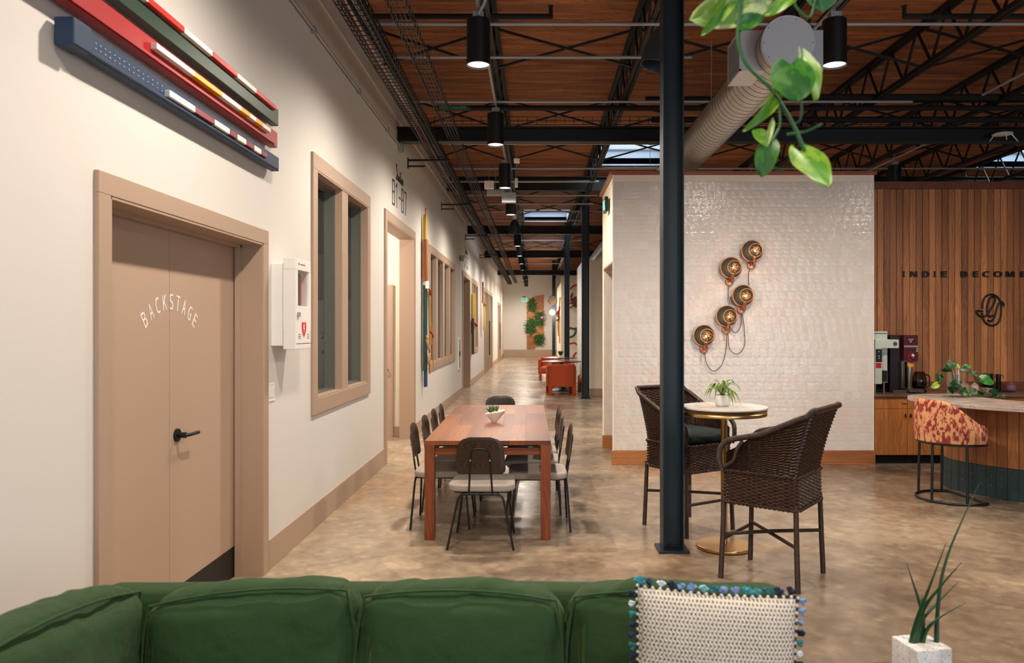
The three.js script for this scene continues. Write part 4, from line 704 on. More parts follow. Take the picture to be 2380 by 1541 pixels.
function makeWicker(label) {
  const c = thing('wicker_chair', label, 'chair', [0, 0, 0], 0, 'wicker chairs at the brass table'), W = 0.248, D = 0.245, S0 = 0.50, S1 = 0.70, r = 0.05;
  // closed skirt
  const loop = new THREE.CurvePath(), sh = []; const arc = (cx, cz, a0) => { for (let i = 0; i <= 6; i++) { const a = a0 + i / 6 * Math.PI / 2; sh.push(V(cx + Math.cos(a) * r, 0, cz + Math.sin(a) * r)); } };
  arc(W - r, D - r, 0); arc(-W + r, D - r, Math.PI / 2); arc(-W + r, -D + r, Math.PI); arc(W - r, -D + r, -Math.PI / 2);
  const lc = new THREE.CatmullRomCurve3(sh, true, 'catmullrom', 0.1), lp = lc.getSpacedPoints(800), look = (arr, u) => { const k = clamp(u) * (arr.length - 1), i = Math.min(arr.length - 2, Math.floor(k)); return arr[i].clone().lerp(arr[i + 1], k - i); };
  part('skirt', woven(56, 18, (u, v) => { const p = look(lp, u), y = lerp(S0, S1, v), s = 1 + 0.02 * (1 - v); return V(p.x * s, y, p.z * s); }, -1), weaveM, c);
  part('braid', [S0, S1].flatMap((y, k) => [0, 1].map((j) => { const pts = []; for (let i = 0; i <= 240; i++) { const p = look(lp, i / 240), s = (k ? 1.02 : 1.035) + 0.012 * Math.sin(i * 0.9 + j * Math.PI); pts.push(V(p.x * s, y + 0.007 * Math.cos(i * 0.9 + j * Math.PI), p.z * s)); } return polyTube(pts, 0.0065, 5); })), weaveM, c);
  // open shell: side, back, side
  const path = [V(-W, 0, D - 0.03)]; for (let i = 0; i <= 8; i++) { const a = Math.PI + i / 8 * Math.PI / 2; path.push(V(-W + r + Math.cos(a) * r, 0, -D + r + Math.sin(a) * r)); } for (let i = 0; i <= 8; i++) { const a = 1.5 * Math.PI + i / 8 * Math.PI / 2; path.push(V(W - r + Math.cos(a) * r, 0, -D + r + Math.sin(a) * r)); } path.push(V(W, 0, D - 0.03));
  const up = []; for (let i = 0; i < path.length - 1; i++) { const n = Math.max(2, Math.round(path[i].distanceTo(path[i + 1]) / 0.004)); for (let k = 0; k < n; k++) up.push(path[i].clone().lerp(path[i + 1], k / n)); } up.push(path[path.length - 1]);
  const topY = (z) => z < -D + 0.02 ? 1.115 : lerp(0.905, 1.10, Math.pow(clamp((0.16 - z) / (0.16 + D)), 1.9)) , flare = (p, y) => { const k = Math.max(0, (y - S1) / 0.42), back = clamp((0.02 - p.z) / (0.02 + D)); return V(p.x * (1 + 0.10 * Math.pow(k, 1.4)), y, p.z - 0.115 * Math.pow(k, 1.35) * back * back); };
  const at = (u, v) => { const p = look(up, u), ty = topY(p.z); const cut = p.z > 0.06 ? (p.z - 0.06) : 0, tyc = ty - cut * 0.55; const y = lerp(S1, Math.max(tyc, S1 + 0.03), v); return flare(p, y); };
  part('woven_shell', woven(38, 38, at, 1), weaveM, c);
  // rolled rim with arm loops
  const rim = []; const full = [];
  for (let i = 0; i <= 60; i++) { const u = lerp(0.17, 0.83, i / 60), p = look(up, u); full.push(flare(p, topY(p.z) + 0.006)); }
  const fr = (s) => [V(s * (W + 0.004), 0.70, D - 0.005), V(s * (W + 0.012), 0.76, D + 0.012), V(s * (W + 0.016), 0.84, D + 0.004), V(s * (W + 0.016), 0.895, D - 0.045), V(s * (W + 0.013), 0.918, D - 0.12)];
  rim.push(...fr(-1), ...full, ...fr(1).reverse());
  part('rolled_rim', polyTube(new THREE.CatmullRomCurve3(rim, false, 'catmullrom', 0.4).getPoints(170), 0.019, 10), rattan, c);
  for (const s of [-1, 1]) part('arm_loop', polyTube(smooth([[s * (W + 0.01), 0.90, 0.10], [s * (W + 0.008), 0.84, 0.14], [s * (W + 0.006), 0.77, 0.165], [s * (W + 0.004), 0.722, 0.23]], 16), 0.013, 8), rattan, c);
  for (const [x, z] of [[-1, -1], [1, -1], [-1, 1], [1, 1]]) part('leg', polyTube([V(x * 0.236, 0.53, z * 0.233), V(x * 0.243, 0.25, z * 0.241), V(x * 0.250, 0.0, z * 0.250)], 0.0165, 10, 0.0175), rattan, c);
  part('stretcher', polyTube([V(-0.243, 0.27, 0.243), V(0.243, 0.27, -0.243)], 0.012, 8), rattan, c); part('stretcher', polyTube([V(0.243, 0.285, 0.243), V(0, 0.29, 0), V(-0.243, 0.285, -0.243)], 0.012, 8), rattan, c); part('stretcher', polyTube([V(-0.243, 0.25, 0.243), V(0.243, 0.25, 0.243)], 0.012, 8), rattan, c);
  part('seat_deck', bx(-W + 0.01, W - 0.01, 0.68, 0.70, -D + 0.01, D - 0.01), rattan, c);
  return c;
}
const w1 = makeWicker('dark woven wicker bar chair standing clear in front of the brass table foot'); w1.position.set(1.556, 0, -5.08); w1.rotation.y = -2.22;
dup(w1, [1.245, 0, -6.31], 0.56, 'dark woven wicker bar chair half hidden behind the steel column');
{
  const vel = phy('#0B1E20', 0.85, { sheen: 1, sheenColor: new THREE.Color('#2B5A58'), sheenRoughness: 0.5 });
  const g = boxCushion(0.455, 0.10, 0.45, 0.042, 5, 0.014);
  const a = single('seat_cushion', 'dark teal cushion on the front wicker chair', 'cushion', g, vel, 'cushions on the wicker chairs'); a.position.set(1.556, 0.752, -5.08); a.rotation.y = -2.22;
  const b = single('seat_cushion', 'dark teal cushion on the wicker chair behind the column', 'cushion', g, vel, 'cushions on the wicker chairs'); b.position.set(1.245, 0.752, -6.31); b.rotation.y = 0.56;
}
function boxCushion(w, h, d, r, seed, bulge = 0.02, wr = 0.004, n = [32, 20, 12]) {       // soft box with rounded edges, bulging faces and wrinkles
  const k = 3, g0 = new THREE.BoxGeometry(w, h, d, n[0], n[1], n[2]), p = g0.attributes.position, hw = w / 2, hh = h / 2, hd = d / 2;
  for (let i = 0; i < p.count; i++) {
    const x = p.getX(i), y = p.getY(i), z = p.getZ(i), c = V(clamp(x, -hw + r, hw - r), clamp(y, -hh + r, hh - r), clamp(z, -hd + r, hd - r)), o = V(x, y, z).sub(c); if (o.lengthSq() > 0) o.setLength(r);
    const q = c.clone().add(o), a = x / hw, b = y / hh, e = z / hd, fx = (1 - b * b) * (1 - e * e), fy = (1 - a * a) * (1 - e * e), fz = (1 - a * a) * (1 - b * b);
    q.x += Math.sign(a) * bulge * fx * (Math.abs(a) > 0.97 ? 1 : Math.abs(a)); q.y += Math.sign(b) * bulge * fy * (Math.abs(b) > 0.97 ? 1 : Math.abs(b)); q.z += Math.sign(e) * bulge * fz * (Math.abs(e) > 0.97 ? 1 : Math.abs(e));
    const nn = o.lengthSq() ? o.clone().normalize() : V(0, 0, 0), ws = fbm(a * 0.5 + 0.5, b * 0.5 + 0.5 + e * 0.13, 5, 4, 3, seed) - 0.5, edge = Math.exp(-4 * (1 - Math.max(Math.abs(a), Math.abs(b)))), wl = (vnoise((a + e * 0.3) * 6 + 40, b * 1.5 + 20, 256, 256, seed + 3) - 0.5) * 0.55;
    q.addScaledVector(nn, wr * 3 * ws + wr * 3.0 * wl * edge); p.setXYZ(i, q.x, q.y, q.z);
  }
  void k; g0.deleteAttribute('uv'); g0.deleteAttribute('normal');
  const m = mergeVerts(g0); m.computeVertexNormals(); return boxUV(m);
}
function mergeVerts(g) {                                                      // welds coincident points
  const p = g.attributes.position, map = new Map(), ids = [], pos = []; for (let i = 0; i < p.count; i++) { const k = [p.getX(i), p.getY(i), p.getZ(i)].map((v) => Math.round(v * 1e4)).join(); let j = map.get(k); if (j === undefined) { j = pos.length / 3; map.set(k, j); pos.push(p.getX(i), p.getY(i), p.getZ(i)); } ids.push(j); }
  const o = new THREE.BufferGeometry(); o.setAttribute('position', new THREE.Float32BufferAttribute(pos, 3)); o.setIndex([...g.index.array].map((i) => ids[i])); return o;
}
// ---------- patterned bar stool ----------
{
  const pat = tex(512, 512, (u, v) => { const a = fbm(u, v, 20, 11, 4, 21) + 0.42 * (fbm(u, v, 80, 18, 2, 3) - 0.5), k = sstep(0.46, 0.60, a), d = sstep(0.5, 0.62, fbm(u, v, 9, 12, 3, 45)); return [lerp(0.84, 0.58, k) - 0.08 * d * k, lerp(0.62, 0.20, k) - 0.04 * d, lerp(0.42, 0.16, k)]; }, true, 0.45, 0.45);
  const mat = std('#FFFFFF', 0.85, { map: pat, bumpMap: fabBump, bumpScale: 0.001 });
  const s = thing('bar_stool', 'tub bar stool in red and cream brushed pattern on black ring frame', 'stool', [3.97, 0, -7.36], Math.PI / 2 + 0.12), R = 0.325;
  const ang = (u) => lerp(-0.5 * Math.PI - 1.95, -0.5 * Math.PI + 1.95, u), top = (u) => { const a = Math.abs(u - 0.5) * 2; return lerp(0.925, 0.70, sstep(0.30, 1.0, a)); };
  const prof = (u, v, th) => { const a = ang(u), y = lerp(0.56, top(u), v), rr2 = R - th + 0.012 * Math.sin(v * Math.PI); return V(Math.cos(a) * rr2 * 1.0, y, Math.sin(a) * rr2); };
  const outer = grid(60, 14, (u, v) => prof(1 - u, v, 0)), inner = grid(60, 14, (u, v) => prof(u, v, 0.055)), rimg = [];
  for (const th of [0]) { const pts = []; for (let i = 0; i <= 70; i++) pts.push(prof(i / 70, 1, 0.0275 + th)); rimg.push(polyTube(pts, 0.0275, 10)); const e0 = [], e1 = []; for (let i = 0; i <= 10; i++) { e0.push(prof(0, i / 10, 0.0275)); e1.push(prof(1, i / 10, 0.0275)); } rimg.push(polyTube(e0, 0.0275, 10), polyTube(e1, 0.0275, 10)); }
  const mk = merge([outer, inner, ...rimg]); { const p = mk.attributes.position, uv = new Float32Array(p.count * 2); for (let i = 0; i < p.count; i++) { uv[2 * i] = Math.atan2(p.getZ(i), p.getX(i)) * R; uv[2 * i + 1] = p.getY(i); } mk.setAttribute('uv', new THREE.BufferAttribute(uv, 2)); }
  part('tub_back', mk, mat, s);
  part('seat', boxUV(lathe([[0, 0.555], [0.268, 0.555], [0.278, 0.58], [0.278, 0.625], [0.258, 0.645], [0, 0.652]], 40)), mat, s);
  const ring = (y, r, t) => { const pts = []; for (let i = 0; i <= 60; i++) { const a = -0.5 * Math.PI + lerp(-2.05, 2.05, i / 60); pts.push(V(Math.cos(a) * r, y, Math.sin(a) * r)); } pts.push(pts[0].clone()); return polyTube(pts, t, 8); };
  part('seat_ring', ring(0.548, 0.31, 0.012), M.black, s); part('floor_ring', ring(0.012, 0.32, 0.012), M.black, s);
  for (const a of [-2.9, -1.95, -0.6, 0.3]) part('leg', rod([Math.cos(a) * 0.318, 0.012, Math.sin(a) * 0.318], [Math.cos(a) * 0.309, 0.548, Math.sin(a) * 0.309], 0.0125, 10), M.black, s);
}

// ---------- green velvet sofa ----------
const velBump = tex(512, 512, (u, v) => [fbm(u, v, 14, 14, 5, 9)], false, 0.5);
const velvet = phy(lin(0.014, 0.046, 0.009), 0.9, { sheen: 1, sheenColor: lin(0.27, 0.36, 0.045), sheenRoughness: 0.3, bumpMap: velBump, bumpScale: 0.004 });
{
  const s = thing('green_sofa', 'green velvet corner sofa frame standing in front of the backstage door', 'sofa');
  part('back_frame', boxCushion(2.34, 0.64, 0.15, 0.045, 3, 0.006, 0.002, [40, 14, 6]).translate(-0.32, 0.425, -2.63), velvet, s);
  part('return_frame', boxCushion(0.14, 0.66, 2.04, 0.045, 8, 0.006, 0.002, [6, 14, 36]).translate(-1.46, 0.435, -1.54), velvet, s);
  part('seat_base', boxCushion(2.1, 0.2, 0.85, 0.03, 4, 0.004, 0.001, [30, 6, 12]).translate(-0.28, 0.21, -2.08), velvet, s);
  part('return_base', boxCushion(0.85, 0.2, 1.1, 0.03, 4, 0.004, 0.001, [14, 6, 14]).translate(-0.92, 0.21, -1.10), velvet, s);
  for (const [x, z] of [[-1.4, -2.58], [0.78, -2.58], [0.78, -1.72], [-1.4, -0.6], [-0.56, -0.6]]) part('leg', rod([x, 0, z], [x, 0.12, z], 0.018, 10, 0.026), M.black, s);
}
function sofaCushion(label, w, h, d, pos, rot, seed) {
  const g = boxCushion(w, h, d, 0.06, seed, 0.034, 0.0075, [44, 26, 14]), c = single('sofa_cushion', label, 'cushion', g, velvet, 'loose cushions of the green sofa');
  c.position.set(...pos); c.rotation.set(...rot);
  const e = 0.022, pts = []; const W = w / 2 - 0.014, H = h / 2 - 0.014; for (let i = 0; i <= 96; i++) { const t = i / 96 * 4, k = Math.floor(t) % 4, f = t - Math.floor(t), q = [[-W + 2 * W * f, H], [W, H - 2 * H * f], [W - 2 * W * f, -H], [-W, -H + 2 * H * f]][k]; const a = q[0] / (w / 2), b = q[1] / (h / 2); pts.push(V(q[0] + Math.sign(a) * 0.026 * (1 - b * b) * (Math.abs(a) > 0.9 ? 1 : 0), q[1] + Math.sign(b) * 0.026 * (1 - a * a) * (Math.abs(b) > 0.9 ? 1 : 0), d / 2 - e + 0.006)); }
  part('piping', polyTube(smooth(pts, 160), 0.0042, 5), velvet, c); return c;
}
sofaCushion('green velvet back cushion next to the corner of the sofa', 0.61, 0.44, 0.2, [-0.855, 0.588, -2.395], [-0.12, 0.04, 0.072], 11);
sofaCushion('green velvet back cushion in the middle of the sofa', 0.60, 0.43, 0.2, [-0.228, 0.592, -2.395], [-0.12, -0.02, -0.018], 27);
sofaCushion('green velvet back cushion behind the tasselled pillow', 0.61, 0.43, 0.2, [0.412, 0.588, -2.40], [-0.12, -0.03, -0.02], 41);
sofaCushion('green velvet cushion leaning on the sofa return along the wall', 0.72, 0.47, 0.19, [-1.275, 0.645, -1.98], [-0.14, Math.PI / 2 + 0.02, 0.0], 59);
sofaCushion('green velvet seat cushion below the back cushions', 1.9, 0.12, 0.72, [-0.24, 0.36, -1.86], [0, 0, 0], 73);

// ---------- tasselled pillow ----------
{
  const weave = tex(512, 512, (u, v) => { const n = 20, x = u * n, y = v * n, odd = Math.floor(y) % 2, fx = ((x + odd * 0.5) % 1) - 0.5, fy = (y % 1) - 0.5, d = Math.max(Math.abs(fx) * 1.2, Math.abs(fy)), k = sstep(0.36, 0.22, d), nz = fbm(u, v, 80, 80, 2, 4) * 0.12, g = 0.16 * hash(Math.floor(x + odd * 0.5), Math.floor(y), 3); return [lerp(0.86, 0.40 + g, k) - nz, lerp(0.83, 0.385 + g, k) - nz, lerp(0.78, 0.37 + g, k) - nz]; }, true, 0.235);
  const wb = tex(256, 256, (u, v) => [0.5 + 0.5 * Math.sin(u * 20 * 6.283) * Math.sin(v * 20 * 6.283)], false, 0.235);
  const W = 0.455, H = 0.42, D = 0.15, p = thing('tassel_pillow', 'cream dotted woven pillow edged with teal, navy and white tassels', 'pillow', [0.502, 0.668, -2.16], 0, null); p.rotation.set(-0.22, -0.04, -0.065);
  const planUV = (g) => { const a = g.attributes.position, u = g.attributes.uv; for (let i = 0; i < a.count; i++) u.setXY(i, a.getX(i) * 1.06, a.getY(i) * 1.06); return g; };
  part('cover', planUV(puffy(W, H, D, { seed: 5, wrinkle: 0.003, pinch: 0.05, k: 0.45, edge: 0.05 })), std('#FFFFFF', 0.95, { map: weave, bumpMap: wb, bumpScale: 0.002 }), p);
  const edge = (t) => { const k = Math.floor(t) % 4, f = (t - Math.floor(t)) * 2 - 1, [a, b] = [[f, 1], [1, -f], [-f, -1], [-1, f]][k]; return V(a * (1 - 0.05 * (1 - b * b)) * W / 2, b * (1 - 0.05 * (1 - a * a)) * H / 2, 0); };
  const st = [], sb = [], cols = ['#3E93A0', '#1D2B52', '#C8D3DC', '#6F8FBF', '#2A6E78', '#15203C', '#7FB7BF'].map((c) => std(c, 0.95));
  for (let i = 0; i < 168; i++) { const q = edge(i / 42), q2 = edge((i + 0.55) / 42); (i % 2 ? st : sb).push(rod(q.clone().setZ(0.004), q2.clone().setZ(0.004), 0.0048, 6)); }
  part('stitching', st, std('#23201F', 0.9), p, 'dark edge stitching'); part('edge_cord', sb, std('#DAD5CC', 0.9), p);
  for (let i = 0; i < 60; i++) {
    const t = i / 15 + 0.02, q = edge(t), o = q.clone().setZ(0).normalize(), k = Math.floor(t), n = k === 0 ? V(0, 1, 0) : k === 1 ? V(1, 0, 0) : k === 2 ? V(0, -1, 0) : V(-1, 0, 0), g = [], L = rr(0.017, 0.024), down = V(0, -0.35, 0); void o;
    g.push(rod(q, q.clone().addScaledVector(n, 0.008), 0.0035, 5)); for (let j = 0; j < 9; j++) { const d = n.clone().add(V(rr(-0.5, 0.5), rr(-0.5, 0.5), rr(-0.5, 0.5))).add(down).normalize(), a = q.clone().addScaledVector(n, 0.006); g.push(rod(a, a.clone().addScaledVector(d, L * rr(0.7, 1)), 0.003, 5, 0.0052)); }
    part('tassel', g, cols[Math.floor(hash(i, 7, 2) * 7)], p);
  }
}
// ---------- side table with concrete pot ----------
{
  const t = thing('side_table', 'round brown side table carrying the concrete pot', 'table', [1.13, 0, -2.215]);
  part('table_top', boxUV(lathe([[0, 0.55], [0.208, 0.55], [0.215, 0.556], [0.215, 0.574], [0.21, 0.58], [0, 0.58]], 64)), woodM(0.20, 0.075, 0.045, 0.45), t); part('post', rod([0, 0.02, 0], [0, 0.55, 0], 0.02, 16), M.black, t); part('foot', lathe([[0, 0], [0.17, 0], [0.17, 0.012], [0.03, 0.022], [0, 0.022]], 40), M.black, t);
  const conc = std('#FFFFFF', 0.85, { map: tex(256, 256, (u, v) => { const a = 0.86 + 0.20 * (fbm(u, v, 6, 6, 5, 2) - 0.5) - 0.16 * sstep(0.66, 0.72, fbm(u, v, 40, 40, 2, 8)); return [a, a * 0.995, a * 0.985]; }, true, 0.2), bumpMap: velBump, bumpScale: 0.0015 });
  const p = thing('concrete_pot', 'square pale concrete pot on the brown side table', 'pot', [1.133, 0.58, -2.273], 0.19), s = new THREE.Shape(), a = 0.052; s.moveTo(-a, -a); s.lineTo(a, -a); s.lineTo(a, a); s.lineTo(-a, a); s.closePath(); const ho = new THREE.Path(); ho.absarc(0, 0, 0.043, 0, 6.283, true); s.holes.push(ho);
  part('body', boxUV(new THREE.ExtrudeGeometry(s, { depth: 0.114, bevelEnabled: true, bevelSize: 0.004, bevelThickness: 0.003, bevelSegments: 2, curveSegments: 24 }).rotateX(-Math.PI / 2).translate(0, 0.003, 0)), conc, p);
  const bark = []; for (let i = 0; i < 90; i++) { const an = rr(0, 6.28), r = Math.sqrt(rnd()) * 0.038; bark.push(new THREE.IcosahedronGeometry(rr(0.004, 0.008), 0).scale(1.3, 0.6, 1).rotateY(rr(0, 3)).translate(Math.cos(an) * r, 0.104 + rr(0, 0.006), Math.sin(an) * r)); }
  part('soil', [new THREE.CylinderGeometry(0.043, 0.043, 0.1, 24).translate(0, 0.053, 0)], std('#3A2416', 0.95), p); part('bark_chips', bark, std('#8A5A38', 0.9), p).userData.kind = 'stuff';
  const pl = thing('spear_plant', 'dark green plant with long round pointed leaves in the concrete pot', 'plant'), gm = std('#123A1D', 0.42), gm2 = std('#1B4A22', 0.42);
  [[[2176, 1499], [2178, 1440], [2186, 1357], [2203, 1290], [2238, 1205], [2276, 1124]], [[2120, 1494], [2130, 1450], [2143, 1409], [2163, 1357], [2199, 1262]], [[2141, 1498], [2144, 1429], [2134, 1390], [2123, 1357], [2107, 1309]], [[2129, 1496], [2146, 1418], [2186, 1363], [2235, 1307]], [[2134, 1494], [2143, 1443], [2180, 1400], [2228, 1352]], [[2143, 1498], [2155, 1463], [2180, 1438], [2246, 1400]], [[2140, 1496], [2141, 1440], [2143, 1379]]].forEach((l, i) => part('leaf', polyTube(smooth(l.map(([x, y], k) => P(x, y, 2.27 + (k ? [0.01, -0.02, 0.01, -0.03, 0.03, -0.01, 0][i] * k : 0))), 26), [0.0078, 0.0105, 0.0085, 0.008, 0.0085, 0.0075, 0.005][i], 8, 0.0008), i % 2 ? gm2 : gm, pl));
}
// ---------- hanging pothos ----------
function leafGeo(L, W, fold, bend, n = 12) {                                   // heart shaped leaf, base at origin, tip at +y, face +z
  return grid(n, n + 4, (u, v) => { const a = u * 2 - 1, hw = W * 2.05 * Math.pow(v + 0.015, 0.42) * Math.pow(1 - v, 0.72), x = a * hw, y = L * v - L * 0.20 * Math.pow(Math.abs(a), 1.3) * Math.pow(1 - v, 3); return V(x, y, fold * Math.abs(x) - bend * L * v * v + 0.03 * L * Math.sin(v * 9 + a * 2) * Math.abs(a)); });
}
function putLeaf(parent, base, tip, w, mat, o = {}) {                          // base and tip points; face turned to `face` as far as it can
  const { fold = 0.25, bend = 0.12, face = V(0, 0.1, 1), name = 'leaf' } = o, y = tip.clone().sub(base), L = y.length(); y.normalize();
  const z = face.clone().sub(y.clone().multiplyScalar(face.dot(y))).normalize(), x = y.clone().cross(z), g = leafGeo(L, w / 2, fold, bend);
  const m = part(name, g, mat, parent); m.applyMatrix4(new THREE.Matrix4().makeBasis(x, y, z).setPosition(base)); return m;
}
const leafT = (a, b, sc) => tex(256, 256, (u, v) => { const q = fbm(u, v, 4, 4, 4, 31), k = sstep(0.5, 0.58, q) * 0.8 + 0.2 * fbm(u, v, 30, 6, 2, 5), vein = sstep(0.03, 0.0, Math.abs(u - 0.5)) * 0.35; return [0, 1, 2].map((i) => lerp(a[i], b[i], clamp(k * sc + vein))); }, true, 1);
const leafMat = (a, b, sc = 1) => phy('#FFFFFF', 0.42, { map: leafT(a, b, sc), transmission: 0.35, thickness: 0, side: THREE.DoubleSide });
const LD = leafMat([0.09, 0.36, 0.11], [0.24, 0.50, 0.11]), LB = leafMat([0.33, 0.60, 0.13], [0.56, 0.72, 0.18]), LP = leafMat([0.52, 0.70, 0.30], [0.80, 0.87, 0.62]);
{
  const t = thing('pothos_plant', 'trailing green pothos hanging down into view in front of the duct', 'plant'), D = 1.62, stem = std('#24582B', 0.5), q = (x, y, d = D) => P(x, y, d);
  const st = (pts, r) => part('stem', polyTube(smooth(pts.map(([x, y, d]) => q(x, y, d)), 30), r, 7), stem, t);
  st([[1716, -330], [1718, -60], [1718, 30], [1716, 97], [1734, 148], [1788, 202], [1808, 230], [1843, 288], [1870, 350]], 0.0042); st([[1808, 230], [1813, 290], [1802, 315], [1788, 343], [1796, 385], [1822, 398]], 0.0026); st([[1843, 288], [1858, 281], [1863, 250], [1858, 215], [1845, 150]], 0.0022); st([[1830, 312], [1870, 306], [1909, 289]], 0.003); st([[1800, 205], [1850, 170], [1866, 128]], 0.002); st([[1720, 60], [1722, 20], [1745, -100], [1735, -250]], 0.003); st([[1838, -40], [1850, 15], [1880, 41], [1893, 10], [1895, -40], [1840, -200], [1780, -330]], 0.003);
  const lf = (b, e, w, m, o) => putLeaf(t, q(b[0], b[1], b[2]), q(e[0], e[1], e[2]), w * D / F, m, o);
  lf([1866, 130, 1.66], [1907, 229, 1.64], 74, LB, { face: V(0.75, 0.3, 1), fold: 0.3 }); lf([1838, 148, 1.61], [1856, 232, 1.58], 104, LD, { face: V(-0.1, 0.5, 1), fold: -0.12, bend: 0.05 }); lf([1806, 212], [1736, 307], 34, LB, { face: V(0.6, -0.2, 1), fold: 0.9 }); lf([1786, 330], [1750, 300], 34, LB); lf([1784, 326], [1799, 270], 15, LP, { fold: 0.8 }); lf([1790, 336], [1769, 410], 54, LD, { face: V(-0.4, 0.2, 1), fold: 0.35 }); lf([1862, 352], [1922, 438, 1.58], 92, LB, { face: V(0.2, 0.5, 1), fold: 0.12, bend: -0.06 });
  lf([1762, -6], [1609, 46], 96, LP, { face: V(0, -0.4, 1) }); lf([1702, -14], [1637, 82], 36, LB, { fold: 0.6, face: V(0.5, 0, 1) }); lf([1719, 58], [1778, 34], 40, LD); lf([1842, -8], [1778, 34], 32, LB); lf([1905, -40], [1914, 25], 92, LD); lf([1690, -120], [1640, -60], 70, LB); lf([1760, -140], [1800, -70], 80, LD); lf([1850, -160], [1880, -90], 80, LB); lf([1720, -220], [1680, -150], 80, LD);
  // its pot hangs from the roof above the frame
  const b = q(1770, -420), p = thing('hanging_pot', 'white hanging pot above the trailing pothos', 'pot', [b.x, b.y, b.z]);
  part('body', lathe([[0, 0], [0.09, 0], [0.12, 0.16], [0.126, 0.16], [0.126, 0.17], [0.114, 0.17], [0.1, 0.15], [0, 0.14]], 36), M.white, p);
  for (let k = 0; k < 3; k++) { const a = k * 2.094; part('cord', rod([Math.cos(a) * 0.12, 0.165, Math.sin(a) * 0.12], [0, 0.6, 0], 0.003, 5), M.white, p); }
  part('hook', rod([0, 0.6, 0], [0, DECK - b.y, 0], 0.004, 6), M.black, p);
}
// ---------- copper sconces on the tile wall ----------
{
  const copper = phy(lin(0.62, 0.27, 0.15), 0.3, { metalness: 1 }), green = phy('#08190F', 0.6), gls = phy('#FFFFFF', 0.02, { transmission: 1, thickness: 0, ior: 1.3 }), glow = new THREE.MeshStandardMaterial({ color: '#FFD9A0', emissive: lin(1, 0.52, 0.16), emissiveIntensity: 8 }), fil = phy(lin(0.70, 0.36, 0.18), 0.35, { metalness: 0.8, emissive: lin(1, 0.42, 0.12), emissiveIntensity: 0.35 });
  const s0 = [[1749, 583, 'topmost copper sconce on the tiled wall'], [1700, 622, 'copper sconce just below the topmost on the tiled wall'], [1728, 687, 'middle copper sconce on the tiled wall'], [1690, 735, 'copper sconce second from the bottom of the tiled wall cluster'], [1637, 780, 'lowest copper sconce, above the plant on the marble table']];
  s0.forEach(([x, y, lab], i) => {
    const c = P(x, y, 9.12), s = thing('wall_sconce', lab + ', green disc and glass globe', 'wall lamp', [c.x, c.y, -TZ + 0.008], 0, 'copper wall sconces'); s.rotation.z = [0.03, -0.04, -0.05, 0.02, 0.05][i];
    part('back_plate', lathe([[0, 0], [0.05, 0], [0.05, 0.014], [0.044, 0.02], [0, 0.022]], 32).rotateX(Math.PI / 2).translate(0, -0.163, 0), copper, s);
    const disc = part('disc', lathe([[0, 0], [0.124, 0.008], [0.124, 0.011], [0, 0.004]], 48).rotateX(Math.PI / 2).translate(0, 0, 0.055), green, s, 'dark green disc'); part('disc_rim', new THREE.TorusGeometry(0.1255, 0.005, 8, 56).translate(0, 0, 0.066), copper, disc, 'copper rim');
    part('arm', bent([[0, -0.163, 0.015], [0, -0.163, 0.085], [0, -0.135, 0.15]], 0.008, 0.03, 8), copper, s); part('arm', [rod([0.018, -0.18, 0.02], [0.018, -0.11, 0.13], 0.005), rod([-0.018, -0.18, 0.02], [-0.018, -0.11, 0.13], 0.005)], copper, s);
    part('socket', lathe([[0, 0], [0.017, 0], [0.017, 0.05], [0.024, 0.055], [0.024, 0.07], [0, 0.07]], 20).translate(0, -0.145, 0.15), copper, s);
    const gb = part('globe', new THREE.SphereGeometry(0.078, 32, 22).translate(0.012, 0, 0.165), gls, s, 'clear glass globe');
    part('globe_ring', new THREE.TorusGeometry(0.0785, 0.002, 6, 48).translate(0.012, 0, 0.165), fil, gb);
    const fl = []; for (let k = 0; k < 22; k++) { const a = rr(0, 6.28), e = rr(-0.7, 0.7), R = rr(0.045, 0.066), d = V(Math.cos(a) * Math.cos(e), Math.sin(a) * Math.cos(e), Math.sin(e)), pnd = V(-Math.sin(a), Math.cos(a), 0).multiplyScalar(rr(-0.03, 0.03)), o = V(0.012, -0.004, 0.165); fl.push(polyTube(smooth([o.clone().addScaledVector(d, 0.012), o.clone().addScaledVector(d, R * 0.55).add(pnd), o.clone().addScaledVector(d, R)], 7), 0.0022, 4, 0.0012)); }
    part('filament', fl, fil, s); part('bulb', new THREE.SphereGeometry(0.011, 12, 8).translate(0, -0.008, 0.165), glow, s, 'glowing orange bulb');
    const l = new THREE.PointLight(lin(1, 0.55, 0.25), 0.06); l.position.set(0, -0.008, 0.165); l.shadow.radius = 0.5; l.name = 'sconce_light'; s.add(l);
  });
  const braid = std('#FFFFFF', 0.8, { map: tex(64, 16, (u, v) => { const k = Math.sin((u * 2 + v) * 6.283) > 0 ? 1 : 0; return [lerp(0.42, 0.2, k), lerp(0.25, 0.1, k), lerp(0.18, 0.08, k)]; }, true, 0.03, 0.03) }), z = (x, y) => P(1560 + x / 4.057, 520 + y / 4.057, 9.165);
  [[[[738, 420], [730, 500], [735, 585]], 'topmost'], [[[545, 585], [538, 660], [552, 765]], 'second'], [[[552, 690], [575, 745], [610, 770]], 'short link under the second'], [[[664, 850], [652, 970], [605, 1030], [566, 990]], 'small loop under the middle'], [[[672, 850], [690, 1000], [688, 1160], [622, 1230], [556, 1190], [535, 1040]], 'long loop under the middle'], [[[525, 1040], [515, 1200], [470, 1340], [400, 1390], [338, 1330], [315, 1215]], 'lowest hanging loop between the two bottom']].forEach(([p, n]) => single('sconce_cord', 'braided brown cord, ' + n + ' sconce', 'cord', polyTube(smooth(p.map(([x, y]) => z(x, y)), 40), 0.0042, 6), braid));
}
